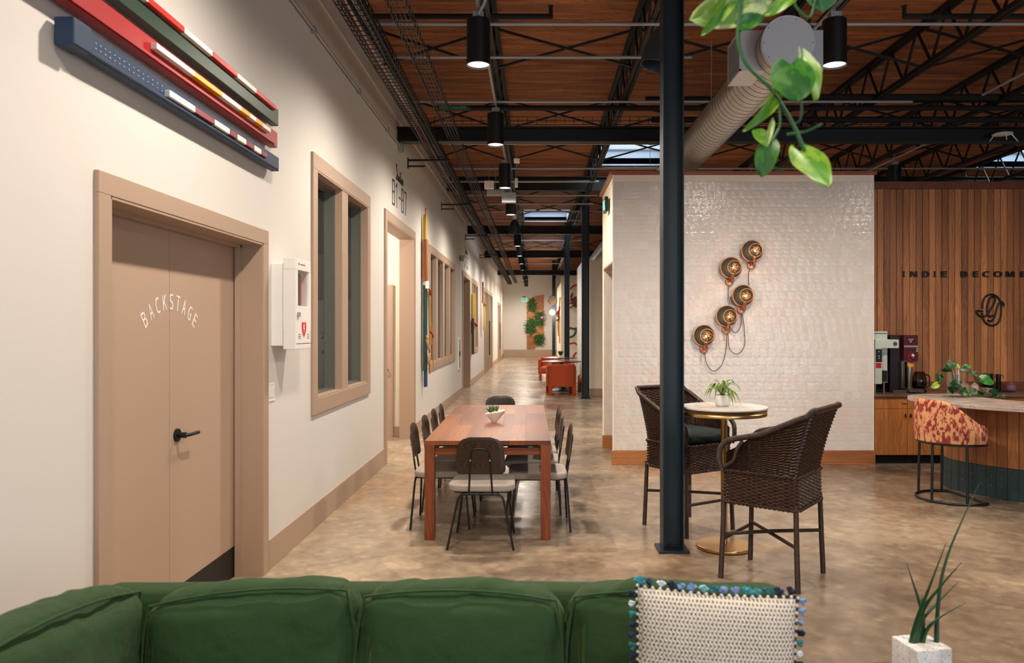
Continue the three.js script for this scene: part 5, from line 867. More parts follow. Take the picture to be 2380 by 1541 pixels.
// ---------- plant on the marble table ----------
{
  const t = thing('table_vase', 'small white ribbed pot on the marble table', 'pot', [1.383, 1.046, -5.72]); part('body', lathe([[0, 0], [0.045, 0], [0.058, 0.015], [0.052, 0.03], [0.062, 0.05], [0.056, 0.066], [0.058, 0.082], [0.052, 0.082], [0.048, 0.05], [0, 0.045]], 36), phy('#F1ECE6', 0.3), t);
  const pl = thing('spider_plant', 'striped green and cream leafy plant on the marble table', 'plant', [1.383, 1.12, -5.72]), gm = leafMat([0.30, 0.50, 0.14], [0.88, 0.90, 0.62], 1.1), gd = leafMat([0.12, 0.32, 0.08], [0.45, 0.62, 0.25], 0.8);
  part('core', lathe([[0, 0], [0.02, 0.01], [0.012, 0.06], [0, 0.08]], 10), gd, pl);
  for (let i = 0; i < 19; i++) { const a = i * 2.4 + rr(-0.3, 0.3), L = rr(0.13, 0.22), e = rr(0.25, 1.2), w = rr(0.030, 0.044), h = rr(0.02, 0.07); const g = grid(4, 10, (u, v) => { const s = u * 2 - 1, hw = w / 2 * Math.sin(Math.PI * Math.pow(clamp(v * 0.96 + 0.03), 0.8)), r = L * Math.cos(e) * v + 0.02 * v, y = h * Math.min(1, v * 3) + L * Math.sin(e) * v - 0.85 * L * v * v * v * (1.3 - e * 0.5); return V(s * hw, y + 0.35 * Math.abs(s) * hw, r); }).rotateY(a); part('leaf', g, i % 3 ? gm : gd, pl); }
}
// ---------- painted wood sculptures over the backstage door ----------
{
  const Z = (px, x = 1.72) => F * x / (CX - px), wood = (hex) => std(hex, 0.45), red = wood('#9A0F1B'), white = wood('#E8E4DE'), yel = wood('#E2A70A'), or = wood('#C4261C'), grn = wood('#0B3325'), blu = phy('#14304F', 0.6), crim = wood('#A00C18');
  const S = (label, a, b, y0, y1, mat) => { const s = thing('wall_sculpture', label, 'sculpture'); part('beam', bx(WX + 0.022, -1.72, y0, y1, -b, -a, 0.006, 2), mat, s); for (const k of [0.15, 0.85]) part('standoff', bx(WX, WX + 0.024, (y0 + y1) / 2 - 0.02, (y0 + y1) / 2 + 0.02, -lerp(a, b, k) - 0.02, -lerp(a, b, k) + 0.02), mat, s); return s; };
  const seg = (s, cuts, mats, y, h, x0, x1) => { for (let i = 0; i < cuts.length - 1; i++) part('segment', bx(x0, x1, y - h / 2, y + h / 2, -Z(cuts[i + 1], -x1), -Z(cuts[i], -x1) - 0.001, 0.004), mats[i % mats.length], s); };
  const b = S('blue painted beam sculpture with pegged row and red and white segments', 2.86, 5.20, 2.672, 2.765, blu); seg(b, [395, 455, 500, 535, 553, 573, 592, 608, 622], [white, wood('#7D1420')], 2.712, 0.032, -1.725, -1.695);
  const pg = []; for (let x = 222; x < 385; x += 11) for (const dy of [0, 0.022]) pg.push(new THREE.SphereGeometry(0.005, 6, 5).translate(-1.72, 2.712 + dy, -Z(x))); part('peg', pg, wood('#8FA3B5'), b);
  part('head_block', bx(WX + 0.018, -1.70, 2.668, 2.772, -2.97, -2.855, 0.008, 2), blu, b); part('side_strip', bx(-1.722, -1.708, 2.675, 2.695, -5.15, -2.98, 0.004), blu, b);
  const r = S('red painted beam sculpture with white and yellow segmented strip', 2.6, 5.17, 2.822, 2.925, crim); seg(r, [365, 453, 517, 562, 582, 597, 612, 630], [white, yel], 2.885, 0.028, -1.725, -1.692); part('groove_strip', bx(-1.722, -1.712, 2.83, 2.845, -5.1, -2.6, 0.003), red, r);
  const g = S('dark green beam sculpture with red and white segmented edge', 2.7, 5.19, 2.972, 3.085, grn); seg(g, [240, 325, 346, 430, 495, 553, 597, 643], [or, white], 3.066, 0.03, -1.725, -1.698);
}
// ---------- heart marked cabinet and switch ----------
{
  const c = thing('defibrillator_cabinet', 'white wall cabinet with clear window and red heart mark', 'cabinet'), x1 = -1.71, x2 = -1.625, z0 = -5.60, z1 = -5.26;
  part('body', bx(WX, x1, 1.50, 2.06, z0, z1, 0.004), M.white, c);
  const d = part('door', [bx(x1, x2, 1.477, 1.60, z0 - 0.01, z1 + 0.01, 0.004), bx(x1, x2, 2.02, 2.10, z0 - 0.01, z1 + 0.01, 0.004), bx(x1, x2, 1.60, 2.02, z1 - 0.045, z1 + 0.009), bx(x1, x2, 1.60, 2.02, z0 - 0.009, z0 + 0.035), bx(x1, x2, 1.60, 1.775, z0 + 0.035, z1 - 0.045, 0)], M.white, c);
  part('window_pane', bx(x2 - 0.012, x2 - 0.008, 1.775, 2.02, z0 + 0.035, z1 - 0.045), M.glass, d);
  part('device', [bx(x1 + 0.002, x1 + 0.05, 1.78, 1.99, z0 + 0.09, z1 - 0.12, 0.01)], M.redLam, c, 'red device behind the window'); part('strap', bx(x1 + 0.05, x1 + 0.056, 1.78, 2.0, z0 + 0.15, z0 + 0.19), M.black, c);
  part('latch', bx(x2, x2 + 0.016, 1.70, 1.73, z1 - 0.06, z1 - 0.025, 0.003), M.galv, d);
  const hs = new THREE.Shape(); hs.moveTo(0, -0.055); hs.bezierCurveTo(-0.075, 0.0, -0.06, 0.06, -0.025, 0.055); hs.bezierCurveTo(-0.008, 0.052, 0, 0.04, 0, 0.03); hs.bezierCurveTo(0, 0.04, 0.008, 0.052, 0.025, 0.055); hs.bezierCurveTo(0.06, 0.06, 0.075, 0.0, 0, -0.055);
  part('heart_mark', new THREE.ExtrudeGeometry(hs, { depth: 0.001, bevelEnabled: false, curveSegments: 10 }).rotateY(Math.PI / 2).translate(x2 + 0.0005, 1.61, (z0 + z1) / 2 - 0.01), std('#D2152B', 0.4), d, 'red heart');
  part('bolt_mark', extrude([[-0.012, 0.03], [0.012, 0.03], [0.004, 0.004], [0.016, 0.004], [-0.008, -0.034], [0, -0.004], [-0.014, -0.004]], 0.0012).rotateY(Math.PI / 2).translate(x2 + 0.001, 1.618, (z0 + z1) / 2 - 0.01), M.white, d);
  part('small_print', [1, -1].flatMap((s) => [0, 1, 2].map((k) => bx(x2, x2 + 0.001, 1.575 - k * 0.014, 1.58 - k * 0.014, (z0 + z1) / 2 - 0.01 + s * 0.1 - 0.022, (z0 + z1) / 2 - 0.01 + s * 0.1 + 0.022))), M.black, d); part('edge_line', bx(x2, x2 + 0.001, 1.512, 1.516, z0, z1 - 0.01), M.black, d); part('top_label', [bx(x2, x2 + 0.001, 2.055, 2.07, z1 - 0.075, z1 - 0.06), bx(x2, x2 + 0.001, 2.059, 2.065, z1 - 0.21, z1 - 0.10)], M.black, d);
  const s = thing('light_switch', 'white two rocker switch plate beside the backstage door', 'switch', [WX, 1.186, -5.265]); part('plate', bx(0, 0.006, -0.062, 0.062, -0.062, 0.062, 0.002), M.white, s); for (const z of [-0.028, 0.028]) part('rocker', bx(0.006, 0.011, -0.034, 0.034, z - 0.018, z + 0.018, 0.002), M.white, s);
  const fx = thing('extinguisher_cabinet', 'slim white recessed cabinet with handle between window and far doorway', 'cabinet', [WX, 0.65, -18.15]); part('frame', bx(0, 0.02, 0, 0.76, -0.2, 0.2, 0.003), M.white, fx); part('door', bx(0.02, 0.03, 0.05, 0.71, -0.14, 0.14, 0.002), M.galv, fx); part('handle', bx(0.03, 0.05, 0.33, 0.43, 0.09, 0.11, 0.002), M.steelDark, fx);
  const sg = thing('blade_sign', 'small grey projecting room sign before the second doorway', 'sign', [WX, 3.28, -18.35]); part('plate', bx(0, 0.10, -0.07, 0.07, -0.01, 0.01), std('#A59C92', 0.5), sg); part('bracket', bx(-0.0, 0.02, -0.02, 0.02, -0.02, 0.02), M.steelDark, sg);
}
// ---------- tall painted wood and rope sculptures ----------
{
  const yel = std('#C9A21A', 0.55), org = woodM(0.52, 0.17, 0.04, 0.5), grn = std('#17493A', 0.5), blu = std('#24466A', 0.5), red = std('#B02A22', 0.8), rope = std('#B98A5A', 0.95), pink = std('#C98B7F', 0.95), navy = std('#1E2C3A', 0.5), paleY = std('#D8B050', 0.8), wht = M.white;
  const a = thing('rope_totem', 'tall totem of yellow, orange, green and blue wood tied with ropes beside the first doorway', 'sculpture', [WX + 0.03, 0, -12.25]), rp = (pts, r, m, p = a) => part('rope', polyTube(smooth(pts, 24), r, 6), m, p);
  part('yellow_board', extrude([[-0.07, 3.02], [0.07, 3.02], [0.045, 3.36], [0, 3.42], [-0.045, 3.36]], 0.04, 0.004).rotateY(Math.PI / 2), yel, a); part('orange_board', swapUV(bx(0, 0.06, 2.36, 3.02, -0.1, 0.1, 0.006)), org, a); part('green_board', bx(0, 0.04, 0.95, 2.3, 0.005, 0.09, 0.005), grn, a); part('blue_board', bx(0, 0.05, 0.69, 2.3, -0.085, 0.0, 0.005), blu, a); part('yellow_stick', bar([0.05, 2.22, -0.24], [0.05, 1.36, -0.42], 0.045, 0.03), yel, a);
  part('binding', [0, 1, 2, 3].map((k) => new THREE.TorusGeometry(0.075, 0.016, 6, 20).scale(0.6, 1, 1.4).rotateX(Math.PI / 2).translate(0.03, 2.26 + k * 0.028, 0)), wht, a); rp([[0.06, 2.28, 0.02], [0.09, 2.2, -0.1], [0.08, 2.15, -0.2], [0.07, 2.24, -0.24]], 0.014, red); rp([[0.03, 3.42, 0], [0.03, 3.52, 0.01], [0.035, 3.5, -0.05]], 0.006, red);
  rp([[0.07, 2.2, -0.16], [0.07, 1.9, -0.2], [0.07, 1.55, -0.27], [0.07, 1.1, -0.32], [0.07, 0.95, -0.34]], 0.009, pink); rp([[0.08, 1.65, -0.3], [0.09, 1.5, -0.38], [0.08, 1.2, -0.5], [0.08, 0.9, -0.58]], 0.009, rope); rp([[0.07, 1.58, -0.2], [0.1, 1.5, -0.35], [0.08, 1.44, -0.44]], 0.012, red);
  rp([[0.06, 1.45, 0.12], [0.09, 1.3, 0.08], [0.09, 1.2, -0.12], [0.09, 1.05, -0.1], [0.09, 1.1, 0.12], [0.1, 1.22, 0.02], [0.09, 1.02, -0.04], [0.09, 0.9, -0.08]], 0.016, rope); rp([[0.06, 1.42, 0.09], [0.08, 1.46, 0.13], [0.06, 1.5, 0.09]], 0.014, rope);
  const b = thing('rope_totem', 'distant totem of yellow stick and navy board bound in red beside the small window', 'sculpture', [WX + 0.04, 0, -21.55]); part('yellow_stick', bx(0, 0.06, 1.72, 2.6, -0.28, -0.12, 0.006), yel, b); part('navy_board', bx(0, 0.05, 0.9, 1.9, -0.1, 0.04, 0.006), navy, b); part('pale_board', bx(0, 0.05, 1.0, 1.7, -0.34, -0.16, 0.006), paleY, b); rp([[0.08, 1.75, -0.05], [0.12, 1.72, -0.25], [0.1, 1.76, -0.4], [0.1, 1.68, -0.2]], 0.03, red, b);
  const c = thing('rope_totem', 'distant hanging bundle of orange and yellow cords beyond the small window', 'sculpture', [WX + 0.04, 0, -25.6]); part('orange_stick', bx(0, 0.05, 2.45, 3.15, -0.05, 0.05, 0.005), org, c); part('cord_bundle', [0, 1, 2, 3, 4].map((k) => polyTube(smooth([[0.05, 2.45, 0.02 * k - 0.04], [0.08, 2.1, 0.09 - 0.06 * k], [0.08, 1.8, 0.1 - 0.08 * k], [0.06, 1.55, 0.05 - 0.05 * k]], 14), 0.03, 6)), paleY, c); rp([[0.08, 2.42, 0.12], [0.12, 2.4, -0.1], [0.08, 2.46, -0.14]], 0.03, std('#C26A3A', 0.9), c);
  // pair on the other side, far away
  const d = thing('rope_totem', 'distant red and yellow rope hanging on the cream side wall', 'sculpture', [1.02, 0, -32]); part('yellow_cord', [polyTube(smooth([[0, 2.9, 0.1], [-0.03, 2.4, 0.0], [-0.03, 1.6, 0.1], [-0.02, 1.0, 0.05]], 14), 0.035, 6)], paleY, d); rp([[-0.03, 2.5, 0.5], [-0.06, 2.1, 0.3], [-0.05, 2.2, -0.2], [-0.06, 1.7, -0.4], [-0.03, 1.3, -0.6]], 0.04, red, d); rp([[-0.05, 2.35, 0.3], [-0.12, 2.2, 0.1], [-0.05, 2.05, 0.3], [-0.1, 1.95, -0.1]], 0.05, std('#7A5A28', 0.9), d);
}

// ---------- coffee equipment on the worktop ----------
{
  const st = std('#D2D7C8', 0.36, { metalness: 0.35 }), chrome = std('#B9B4AA', 0.2, { metalness: 1 }), maroon = phy('#4A0D18', 0.35), k = 9.42 / F, X = (px) => (px - CX) * k, Y = (py) => CT + (912 - py) * k, B = (a, b, c, d, z0, z1, r = 0.003) => bx(X(a), X(b), Y(d), Y(c), -z0, -z1, r);
  const b = thing('coffee_brewer', 'tall stainless coffee brewer standing against the tiled block', 'coffee machine');
  part('tower', [B(2022, 2067, 769, 808, 9.78, 9.47), B(2046, 2067, 808, 889, 9.78, 9.47)], st, b); part('top_slot', B(2024, 2065, 773.5, 775, 9.47, 9.466, 0), M.black, b); part('brew_head', B(2029, 2084, 788, 808, 9.6, 9.36, 0.004), st, b); part('maker_badge', new THREE.CylinderGeometry(0.026, 0.026, 0.004, 24).rotateX(Math.PI / 2).translate(X(2075), Y(798), -9.358), chrome, b);
  const col = part('control_column', B(2028, 2045, 808, 891, 9.6, 9.36, 0.004), st, b); part('display_panel', B(2030, 2044.5, 810, 840, 9.36, 9.355, 0.002), M.black, col); part('button', [816, 826, 831].map((y) => new THREE.SphereGeometry(0.007, 8, 6).translate(X(2037.5), Y(y), -9.354)), M.white, col); part('sticker', B(2030.5, 2043, 842, 854, 9.359, 9.357, 0), M.redLam, col);
  part('display_label', B(2048, 2060, 821, 828, 9.469, 9.464, 0), std('#9FB4D8', 0.3), b); part('faucet', B(2046, 2059, 860, 886, 9.5, 9.38, 0.005), M.black, b);
  for (const [x, z] of [[2034, 9.42], [2056, 9.44], [2034, 9.72], [2056, 9.72]]) part('leg', rod([X(x), CT, -z], [X(x), Y(889), -z], 0.012, 10), chrome, b);
  part('base', B(2028, 2067, 905, 912, 9.78, 9.5), M.black, b);
  const g = thing('coffee_grinder', 'maroon coffee grinder with silver dial on the worktop', 'grinder');
  part('motor_body', B(2076, 2101, 778, 906, 9.78, 9.5, 0.006), phy('#1C070B', 0.4), g); part('motor_cap', B(2074, 2101, 782, 906, 9.76, 9.6), M.black, g); const hd = part('head', B(2101, 2134, 778, 838, 9.78, 9.42, 0.006), maroon, g); part('grey_strip', B(2101.5, 2133.5, 802, 806, 9.425, 9.418, 0), std('#9C8C90', 0.4), hd); part('dial', new THREE.CylinderGeometry(0.07, 0.07, 0.012, 32).rotateX(Math.PI / 2).translate(X(2119.5), Y(829), -9.415), phy('#6A0F20', 0.3), hd); part('knob', lathe([[0, 0], [0.036, 0], [0.034, 0.03], [0, 0.034]], 24).rotateX(Math.PI / 2).translate(X(2121), Y(826), -9.41), chrome, hd, 'silver knob');
  const dots = []; for (let r = 0; r < 4; r++) for (let c = 0; c < 4 - r; c++) dots.push(new THREE.SphereGeometry(0.005, 6, 4).translate(X(2117 - (3 - r) * 1.7 + c * 3.4), Y(787 + r * 2.6), -9.419)); part('dot_mark', dots, M.white, hd); part('side_button', [B(2129, 2133, 808, 812, 9.42, 9.414), B(2129, 2133, 813, 817, 9.42, 9.414)], std('#7F8DA8', 0.4), hd);
  part('frame', [B(2096, 2103, 838, 902, 9.7, 9.42), B(2124, 2132, 838, 902, 9.78, 9.6), B(2101, 2134, 836, 840, 9.75, 9.42)], chrome, g); part('chute', lathe([[0.028, 0], [0.034, 0.13], [0.04, 0.27], [0.036, 0.27], [0.03, 0.13], [0.024, 0]], 20).translate(X(2118), Y(902), -9.47), chrome, g); part('sticker', B(2111, 2123.5, 841, 851.5, 9.432, 9.428, 0), std('#E0A010', 0.5), g); part('tray', [B(2107, 2140, 903, 910, 9.6, 9.34), B(2076, 2134, 906, 912, 9.78, 9.42)], std('#6E6459', 0.35, { metalness: 0.7 }), g);
  const kt = thing('glass_carafe', 'round glass carafe with black lid beside the grinder', 'carafe', [X(2149), CT, -9.55]); part('glass', lathe([[0.0, 0.04], [0.075, 0.04], [0.088, 0.1], [0.085, 0.17], [0.062, 0.235], [0.06, 0.235], [0.082, 0.17], [0.084, 0.1], [0.07, 0.045], [0, 0.045]], 36), phy('#CFCFC8', 0.03, { transmission: 1, thickness: 0 }), kt); part('base_ring', lathe([[0, 0], [0.082, 0], [0.082, 0.038], [0, 0.04]], 32), std('#4A453F', 0.3, { metalness: 0.7 }), kt); part('lid', lathe([[0, 0.25], [0.055, 0.25], [0.064, 0.235], [0, 0.232]], 28), M.black, kt); part('handle', bent([[0.06, 0.22, 0], [0.125, 0.2, 0], [0.125, 0.07, 0], [0.085, 0.06, 0]], 0.009, 0.03, 8), M.black, kt); part('coffee', lathe([[0, 0.045], [0.068, 0.046], [0.083, 0.1], [0.083, 0.13], [0, 0.13]], 28), std('#1A0E08', 0.2), kt);
  const jar = (x, label, s, m) => { const j = thing('ceramic_jar', label, 'jar', [X(x), CT, -9.6]); j.scale.setScalar(s); part('body', lathe([[0, 0], [0.05, 0], [0.066, 0.03], [0.062, 0.08], [0.04, 0.10], [0, 0.10]], 28), m, j); part('lid', lathe([[0, 0.135], [0.01, 0.133], [0.012, 0.118], [0.042, 0.108], [0.042, 0.1], [0, 0.1]], 24), m, j); };
  jar(2261, 'pink beige lidded jar behind the bar vase', 0.95, std('#A48478', 0.5)); jar(2285, 'cream lidded jar behind the bar plant', 0.85, std('#C4A896', 0.5)); jar(2372, 'mottled pink jar beside the black canisters', 0.9, std('#7A5560', 0.6));
  [[2322.5, 0.058, 0.205, 'wide black canister on the black tray'], [2348, 0.028, 0.20, 'slim black canister on the black tray']].forEach(([x, r, h, l]) => { const c = thing('black_canister', l, 'canister', [X(x), CT + 0.012, -9.66]); part('body', lathe([[0, 0], [r, 0], [r, h], [r - 0.004, h + 0.003], [0, h + 0.003]], 28), phy('#0D1114', 0.3), c); part('handle', bent([[r, h * 0.95, 0], [r + 0.03, h * 0.95, 0], [r + 0.03, h * 0.75, 0]], 0.004, 0.01, 6), M.black, c); });
  single('black_tray', 'flat black tray under the canisters on the worktop', 'tray', bx(X(2308), X(2366), CT, CT + 0.012, -9.74, -9.5, 0.004), M.black); single('napkin_box', 'small pale box on the worktop behind the bar plant', 'box', bx(X(2291), X(2307), CT, CT + 0.055, -9.55, -9.4, 0.004), std('#A39086', 0.6));
}
// ---------- glass vase of pothos on the bar ----------
{
  const c = P(2222, 921, 8.02), v = thing('glass_vase', 'tall clear glass vase on the curved bar top', 'vase', [c.x, barTop, c.z]); part('glass', lathe([[0, 0.006], [0.085, 0.006], [0.09, 0.02], [0.088, 0.25], [0.083, 0.29], [0.08, 0.29], [0.084, 0.25], [0.085, 0.02], [0, 0.012]], 40), M.glass, v); part('base', lathe([[0, 0], [0.088, 0], [0.09, 0.006], [0, 0.006]], 36), phy('#BFD0C4', 0.05, { transmission: 0.8, thickness: 0 }), v);
  const t = thing('bar_plant', 'leafy green pothos spilling from the glass vase onto the bar', 'plant'), q = (x, y, d = 8.0) => P(2140 + x / 9.917, 820 + y / 9.917, d), stem = std('#2E4A22', 0.6);
  [[[800, 900], [790, 500], [740, 320]], [[820, 900], [860, 500], [1000, 350], [1150, 420], [1260, 600], [1400, 860], [1500, 930], [1600, 960], [1800, 1060]], [[790, 850], [720, 450], [520, 300], [420, 400], [370, 560], [350, 690]], [[830, 800], [900, 430], [1100, 450], [1300, 620], [1420, 700]], [[700, 330], [820, 860], [1000, 1000], [1300, 1030], [1600, 960]]].forEach((s) => part('stem', polyTube(smooth(s.map(([x, y]) => q(x, y, 7.97)), 26), 0.004, 5), stem, t));
  const dk = leafMat([0.05, 0.22, 0.09], [0.12, 0.36, 0.12]), br = leafMat([0.10, 0.48, 0.12], [0.28, 0.66, 0.18]), yl = leafMat([0.50, 0.68, 0.12], [0.70, 0.80, 0.25]);
  [[640, 300, 545, 290, 50, br], [715, 200, 720, 370, 150, dk], [780, 280, 905, 350, 95, yl], [700, 400, 485, 395, 85, dk], [420, 520, 430, 680, 160, dk], [395, 720, 262, 800, 110, yl], [930, 350, 1120, 410, 120, dk], [1010, 290, 1170, 335, 60, br], [1390, 600, 1700, 700, 210, br], [1170, 450, 1310, 560, 130, dk], [900, 730, 680, 690, 150, dk], [800, 860, 760, 700, 160, dk], [1120, 890, 990, 950, 90, yl], [1140, 900, 1310, 960, 180, dk], [1760, 900, 1575, 890, 110, dk], [1650, 1000, 1800, 1070, 100, dk], [1030, 970, 1120, 1040, 70, br], [660, 800, 760, 940, 140, dk], [1040, 860, 900, 940, 130, dk], [1330, 930, 1460, 990, 130, dk], [1850, 1000, 1960, 1060, 80, dk], [1320, 640, 1480, 660, 90, dk]].forEach(([a, b, c2, d, w, m], i) => { const z = 7.92 + 0.1 * hash(i, 2, 3); const B = q(a, b, z), E = q(c2, d, z - 0.04); for (const o of [B, E]) o.y = Math.max(o.y, barTop + 0.012); putLeaf(t, B, E, 1.35 * w / 9.917 * 8 / F, m, { face: V(hash(i, 1, 1) - 0.5, 0.6, 1), fold: 0.2 }); });
}
// ---------- lounge chairs and round tables along the corridor ----------
{
  const orange = phy(lin(0.42, 0.062, 0.014), 0.8, { sheen: 0.8, sheenColor: lin(0.8, 0.25, 0.08), sheenRoughness: 0.5, bumpMap: velBump, bumpScale: 0.003 });
  const mk = (label, x, Z, turn, m = orange) => {
    const c = thing('lounge_chair', label, 'armchair', [x, 0, -Z], turn, 'armchairs along the corridor'), R = 0.36;
    const an = (u) => lerp(Math.PI * 1.0 - 0.35, Math.PI * 2 + 0.35, u), hgt = (u) => 0.70 - 0.10 * Math.pow(Math.abs(u - 0.5) * 2, 2), f = (u, v, th) => { const a = an(u), ca = Math.cos(a), sa = Math.sin(a), sq = 1 / Math.pow(Math.pow(Math.abs(ca), 4) + Math.pow(Math.abs(sa), 4), 0.25); return V(ca * (R - th) * sq, lerp(0.2, hgt(u), v), sa * (R - th) * sq); };
    const pts = []; for (let i = 0; i <= 40; i++) pts.push(f(i / 40, 1, 0.05)); const e = (u) => polyTube([f(u, 0, 0.05), f(u, 0.5, 0.05), f(u, 1, 0.05)], 0.05, 8);
    part('tub_back', [grid(40, 8, (u, v) => f(1 - u, v, 0)), grid(40, 8, (u, v) => f(u, v, 0.1)), polyTube(pts, 0.05, 10), e(0), e(1), grid(40, 1, (u, v) => f(u, 0, 0.1 * v))], m, c);
    part('seat', boxCushion(0.56, 0.22, 0.62, 0.05, 3, 0.015, 0.002, [12, 6, 12]).translate(0, 0.32, 0.03), m, c);
    for (const [a, b] of [[-1, -1], [1, -1], [-1, 1], [1, 1]]) part('leg', bx(a * 0.29 - 0.045, a * 0.29 + 0.045, 0, 0.22, b * 0.28 - 0.045, b * 0.28 + 0.045, 0.01), m, c);
  };
  mk('burnt orange velvet tub armchair with its back towards the walnut table', 0.63, 19.15, Math.PI + 0.1); mk('burnt orange velvet armchair across the first round table', 0.72, 21.35, 0.1); mk('burnt orange velvet armchair behind the second round table', 0.45, 24.3, 0); mk('tan upholstered armchair beside the second steel column', 1.47, 19.75, -1.4, std('#B7793C', 0.8));
  for (const [x, Z, l] of [[0.69, 20.3, 'round dark pedestal table at the orange armchair'], [0.70, 22.75, 'second round dark pedestal table further down the corridor']]) { const t = thing('pedestal_table', l, 'table', [x, 0, -Z]); part('table_top', lathe([[0, 0.735], [0.50, 0.735], [0.53, 0.742], [0.53, 0.755], [0.52, 0.76], [0, 0.76]], 56), phy('#2B2422', 0.25), t); part('pedestal', lathe([[0, 0], [0.36, 0], [0.35, 0.012], [0.2, 0.05], [0.07, 0.16], [0.04, 0.4], [0.05, 0.73], [0, 0.735]], 40), M.black, t); }
  const p = thing('cup_plant', 'tiny green plant in a glass cup on the second pedestal table', 'plant', [0.74, 0.76, -22.6]); part('cup', lathe([[0, 0], [0.05, 0], [0.055, 0.12], [0.05, 0.12], [0.045, 0.01], [0, 0.01]], 20), M.glass, p); for (let i = 0; i < 7; i++) { const a = i * 0.9; putLeaf(p, V(0, 0.08, 0), V(Math.cos(a) * 0.08, 0.2, Math.sin(a) * 0.08), 0.07, LD); }
}
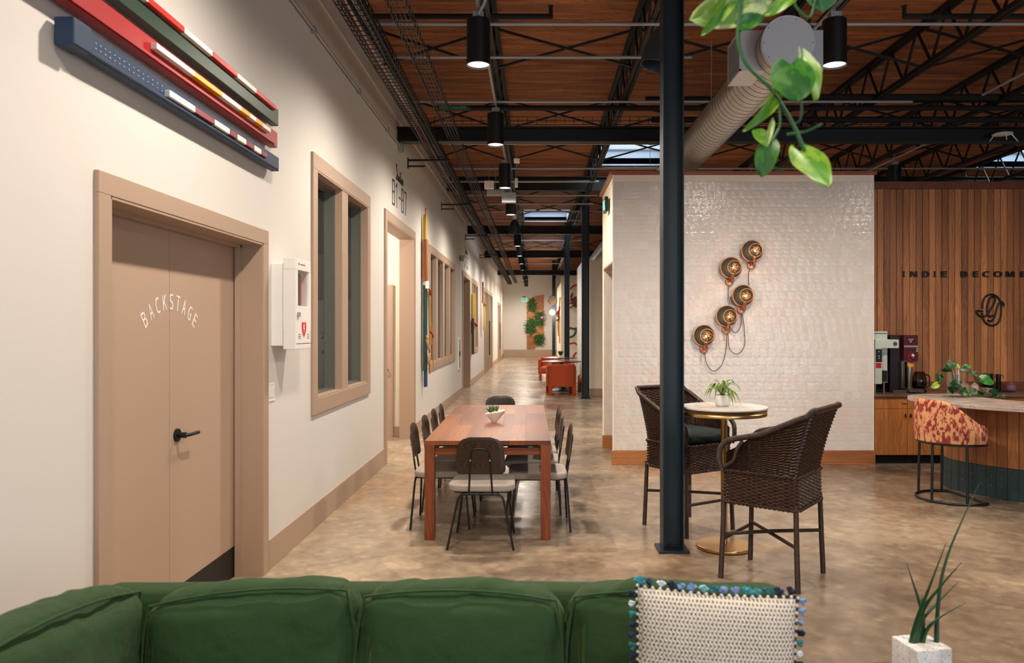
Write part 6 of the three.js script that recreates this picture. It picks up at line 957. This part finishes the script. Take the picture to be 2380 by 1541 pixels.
// ---------- end wall: planted panel and exit sign ----------
{
  const Z = ZE - 0.02, k = Z / F, o = P(1243.8, 748, Z), t = thing('planted_panel', 'curved wooden wall panel with pockets of green plants on the end wall', 'wall planter', [o.x, o.y, o.z]), q = (x, y) => [(1200 + x / 5.506 - 1243.8) * k, (748 - (660 + y / 5.506)) * k], wood = woodM(0.85, 0.42, 0.17, 0.5), dark = woodM(0.62, 0.25, 0.10, 0.5);
  const L = new THREE.Shape(); L.moveTo(...q(133, 832)); L.lineTo(...q(240, 832)); L.lineTo(...q(240, 172)); L.bezierCurveTo(...q(190, 185), ...q(140, 240), ...q(133, 310)); L.closePath(); const R = new THREE.Shape(); R.moveTo(...q(242, 815)); R.bezierCurveTo(...q(300, 790), ...q(345, 740), ...q(350, 660)); R.lineTo(...q(350, 143)); R.bezierCurveTo(...q(310, 145), ...q(270, 155), ...q(242, 168)); R.closePath();
  part('panel', new THREE.ExtrudeGeometry(L, { depth: 0.03, bevelEnabled: false, curveSegments: 10 }), wood, t); part('panel', new THREE.ExtrudeGeometry(R, { depth: 0.03, bevelEnabled: false, curveSegments: 10 }), wood, t);
  const slat = (x0, x1, y0, y1, n, m) => { for (let i = 0; i < n; i++) { const a = q(x0, lerp(y0, y1, (i + 0.15) / n)), b = q(x1, lerp(y0, y1, (i + 0.85) / n)); part('slat', bx(a[0], b[0], b[1], a[1], 0.03, 0.05), m, t); } };
  slat(246, 347, 150, 340, 13, dark); slat(136, 238, 660, 828, 12, dark); slat(136, 238, 360, 425, 5, wood); slat(246, 345, 505, 628, 8, wood);
  part('edge_band', polyTube(smooth([q(240, 172), q(190, 190), q(150, 235), q(133, 310)].map(([a, b]) => V(a, b, 0.04)), 14), 0.03, 6), wood, t); part('edge_band', polyTube(smooth([q(135, 430), q(190, 440), q(240, 470), q(300, 520), q(345, 560)].map(([a, b]) => V(a, b, 0.05)), 14), 0.02, 6), wood, t);
  const gr = [std('#2F5A22', 0.7), std('#4E7A34', 0.7), std('#22401A', 0.7)];
  const pocket = (x0, x1, y0, y1, n, droop) => { for (let s = 0; s < 3; s++) { const g = []; for (let i = 0; i < n; i++) { const [x, y] = q(rr(x0, x1), rr(y0, y1)), a = rr(0, 6.28), L2 = rr(0.1, 0.28), d = V(Math.cos(a), Math.sin(a) * 0.8 - droop, rr(0.2, 0.9)).normalize(); g.push(leafGeo(L2, rr(0.010, 0.024), 0.3, 0.4, 3).applyMatrix4(new THREE.Matrix4().makeBasis(d.clone().cross(V(0.1, 0.2, 1)).normalize(), d, d.clone().cross(V(0.1, 0.2, 1)).normalize().cross(d)).setPosition(x, y, 0.06))); } const m = part('foliage', g, gr[s], t); m.userData.kind = 'stuff'; } };
  pocket(165, 232, 205, 335, 50, 0.1); pocket(140, 230, 460, 620, 100, 0.3); pocket(254, 338, 365, 530, 70, 0.2); pocket(256, 338, 650, 760, 90, 0.3);
  { const [x, y] = q(330, 432); part('flower', new THREE.IcosahedronGeometry(0.11, 1).scale(1, 0.8, 0.6).translate(x, y, 0.14), std('#C87BB8', 0.7), t, 'pink flower'); }
  const e = P(1218.5, 696, Z), s = thing('exit_sign', 'green EXIT sign on the white end wall', 'sign', [e.x, e.y, e.z]); part('sign_panel', bx(-0.16, 0.16, -0.12, 0.1, 0, 0.03, 0.004), new THREE.MeshStandardMaterial({ color: '#BFE8D8', emissive: lin(0.25, 0.8, 0.6), emissiveIntensity: 0.5 }), s); part('housing', bx(-0.09, 0.09, 0.1, 0.15, 0, 0.06, 0.005), M.black, s); part('lettering', textBox('EXIT', -0.12, 0.12, -0.08, 0.06, fontBold, 0.004).translate(0, 0, 0.031), std('#0A6B48', 0.5), s);
}
{ // distant wall lamps on the column side
  const p = P(1283.5, 726, 36.5), g = thing('globe_sconce', 'bright white globe lamp on the far column', 'wall lamp', [p.x, p.y, p.z]); part('globe', new THREE.SphereGeometry(0.13, 20, 14), new THREE.MeshStandardMaterial({ color: '#FFFFFF', emissive: lin(1, 0.97, 0.92), emissiveIntensity: 9 }), g); part('arm', rod([0, 0, 0], [0.09, 0, -0.95], 0.02, 8), M.black, g); const l = new THREE.PointLight(lin(1, 0.93, 0.85), 9); l.shadow.radius = 6; l.name = 'globe_light'; g.add(l);
  const d = P(1284.5, 698, 36.8), m = thing('round_mirror', 'small round bronze disc mounted on the far column', 'mirror', [d.x, d.y, d.z]); part('disc', new THREE.CylinderGeometry(0.2, 0.2, 0.04, 28).rotateX(Math.PI / 2), std('#7A6650', 0.25, { metalness: 0.8 }), m); part('rim', new THREE.TorusGeometry(0.2, 0.025, 6, 28), M.black, m); part('arm', rod([0.05, 0, 0], [0.09, 0, -0.66], 0.02, 8), M.black, m);
}
{ // lamp inside the suite passage
  const l = thing('passage_lamp', 'round flush ceiling lamp inside the suite passage', 'ceiling lamp', [-3.0, 2.9, -10.4]); part('shade', lathe([[0, 0], [0.16, 0.005], [0.17, 0.05], [0, 0.05]], 32), lens, l); part('stem', rod([0, 0.05, 0], [0, 2.02, 0], 0.012), M.galv, l); const p = new THREE.PointLight(LAMP_COL, 14); p.position.set(0, -0.04, 0); p.shadow.radius = 5; p.name = 'passage_light'; l.add(p);
}

// ---------- hand over ----------
scene.traverse((o) => { if (o.isMesh) { o.castShadow = true; o.receiveShadow = true; } if (o.isSpotLight || o.isPointLight) o.castShadow = true; });
renderer.render(scene, camera);
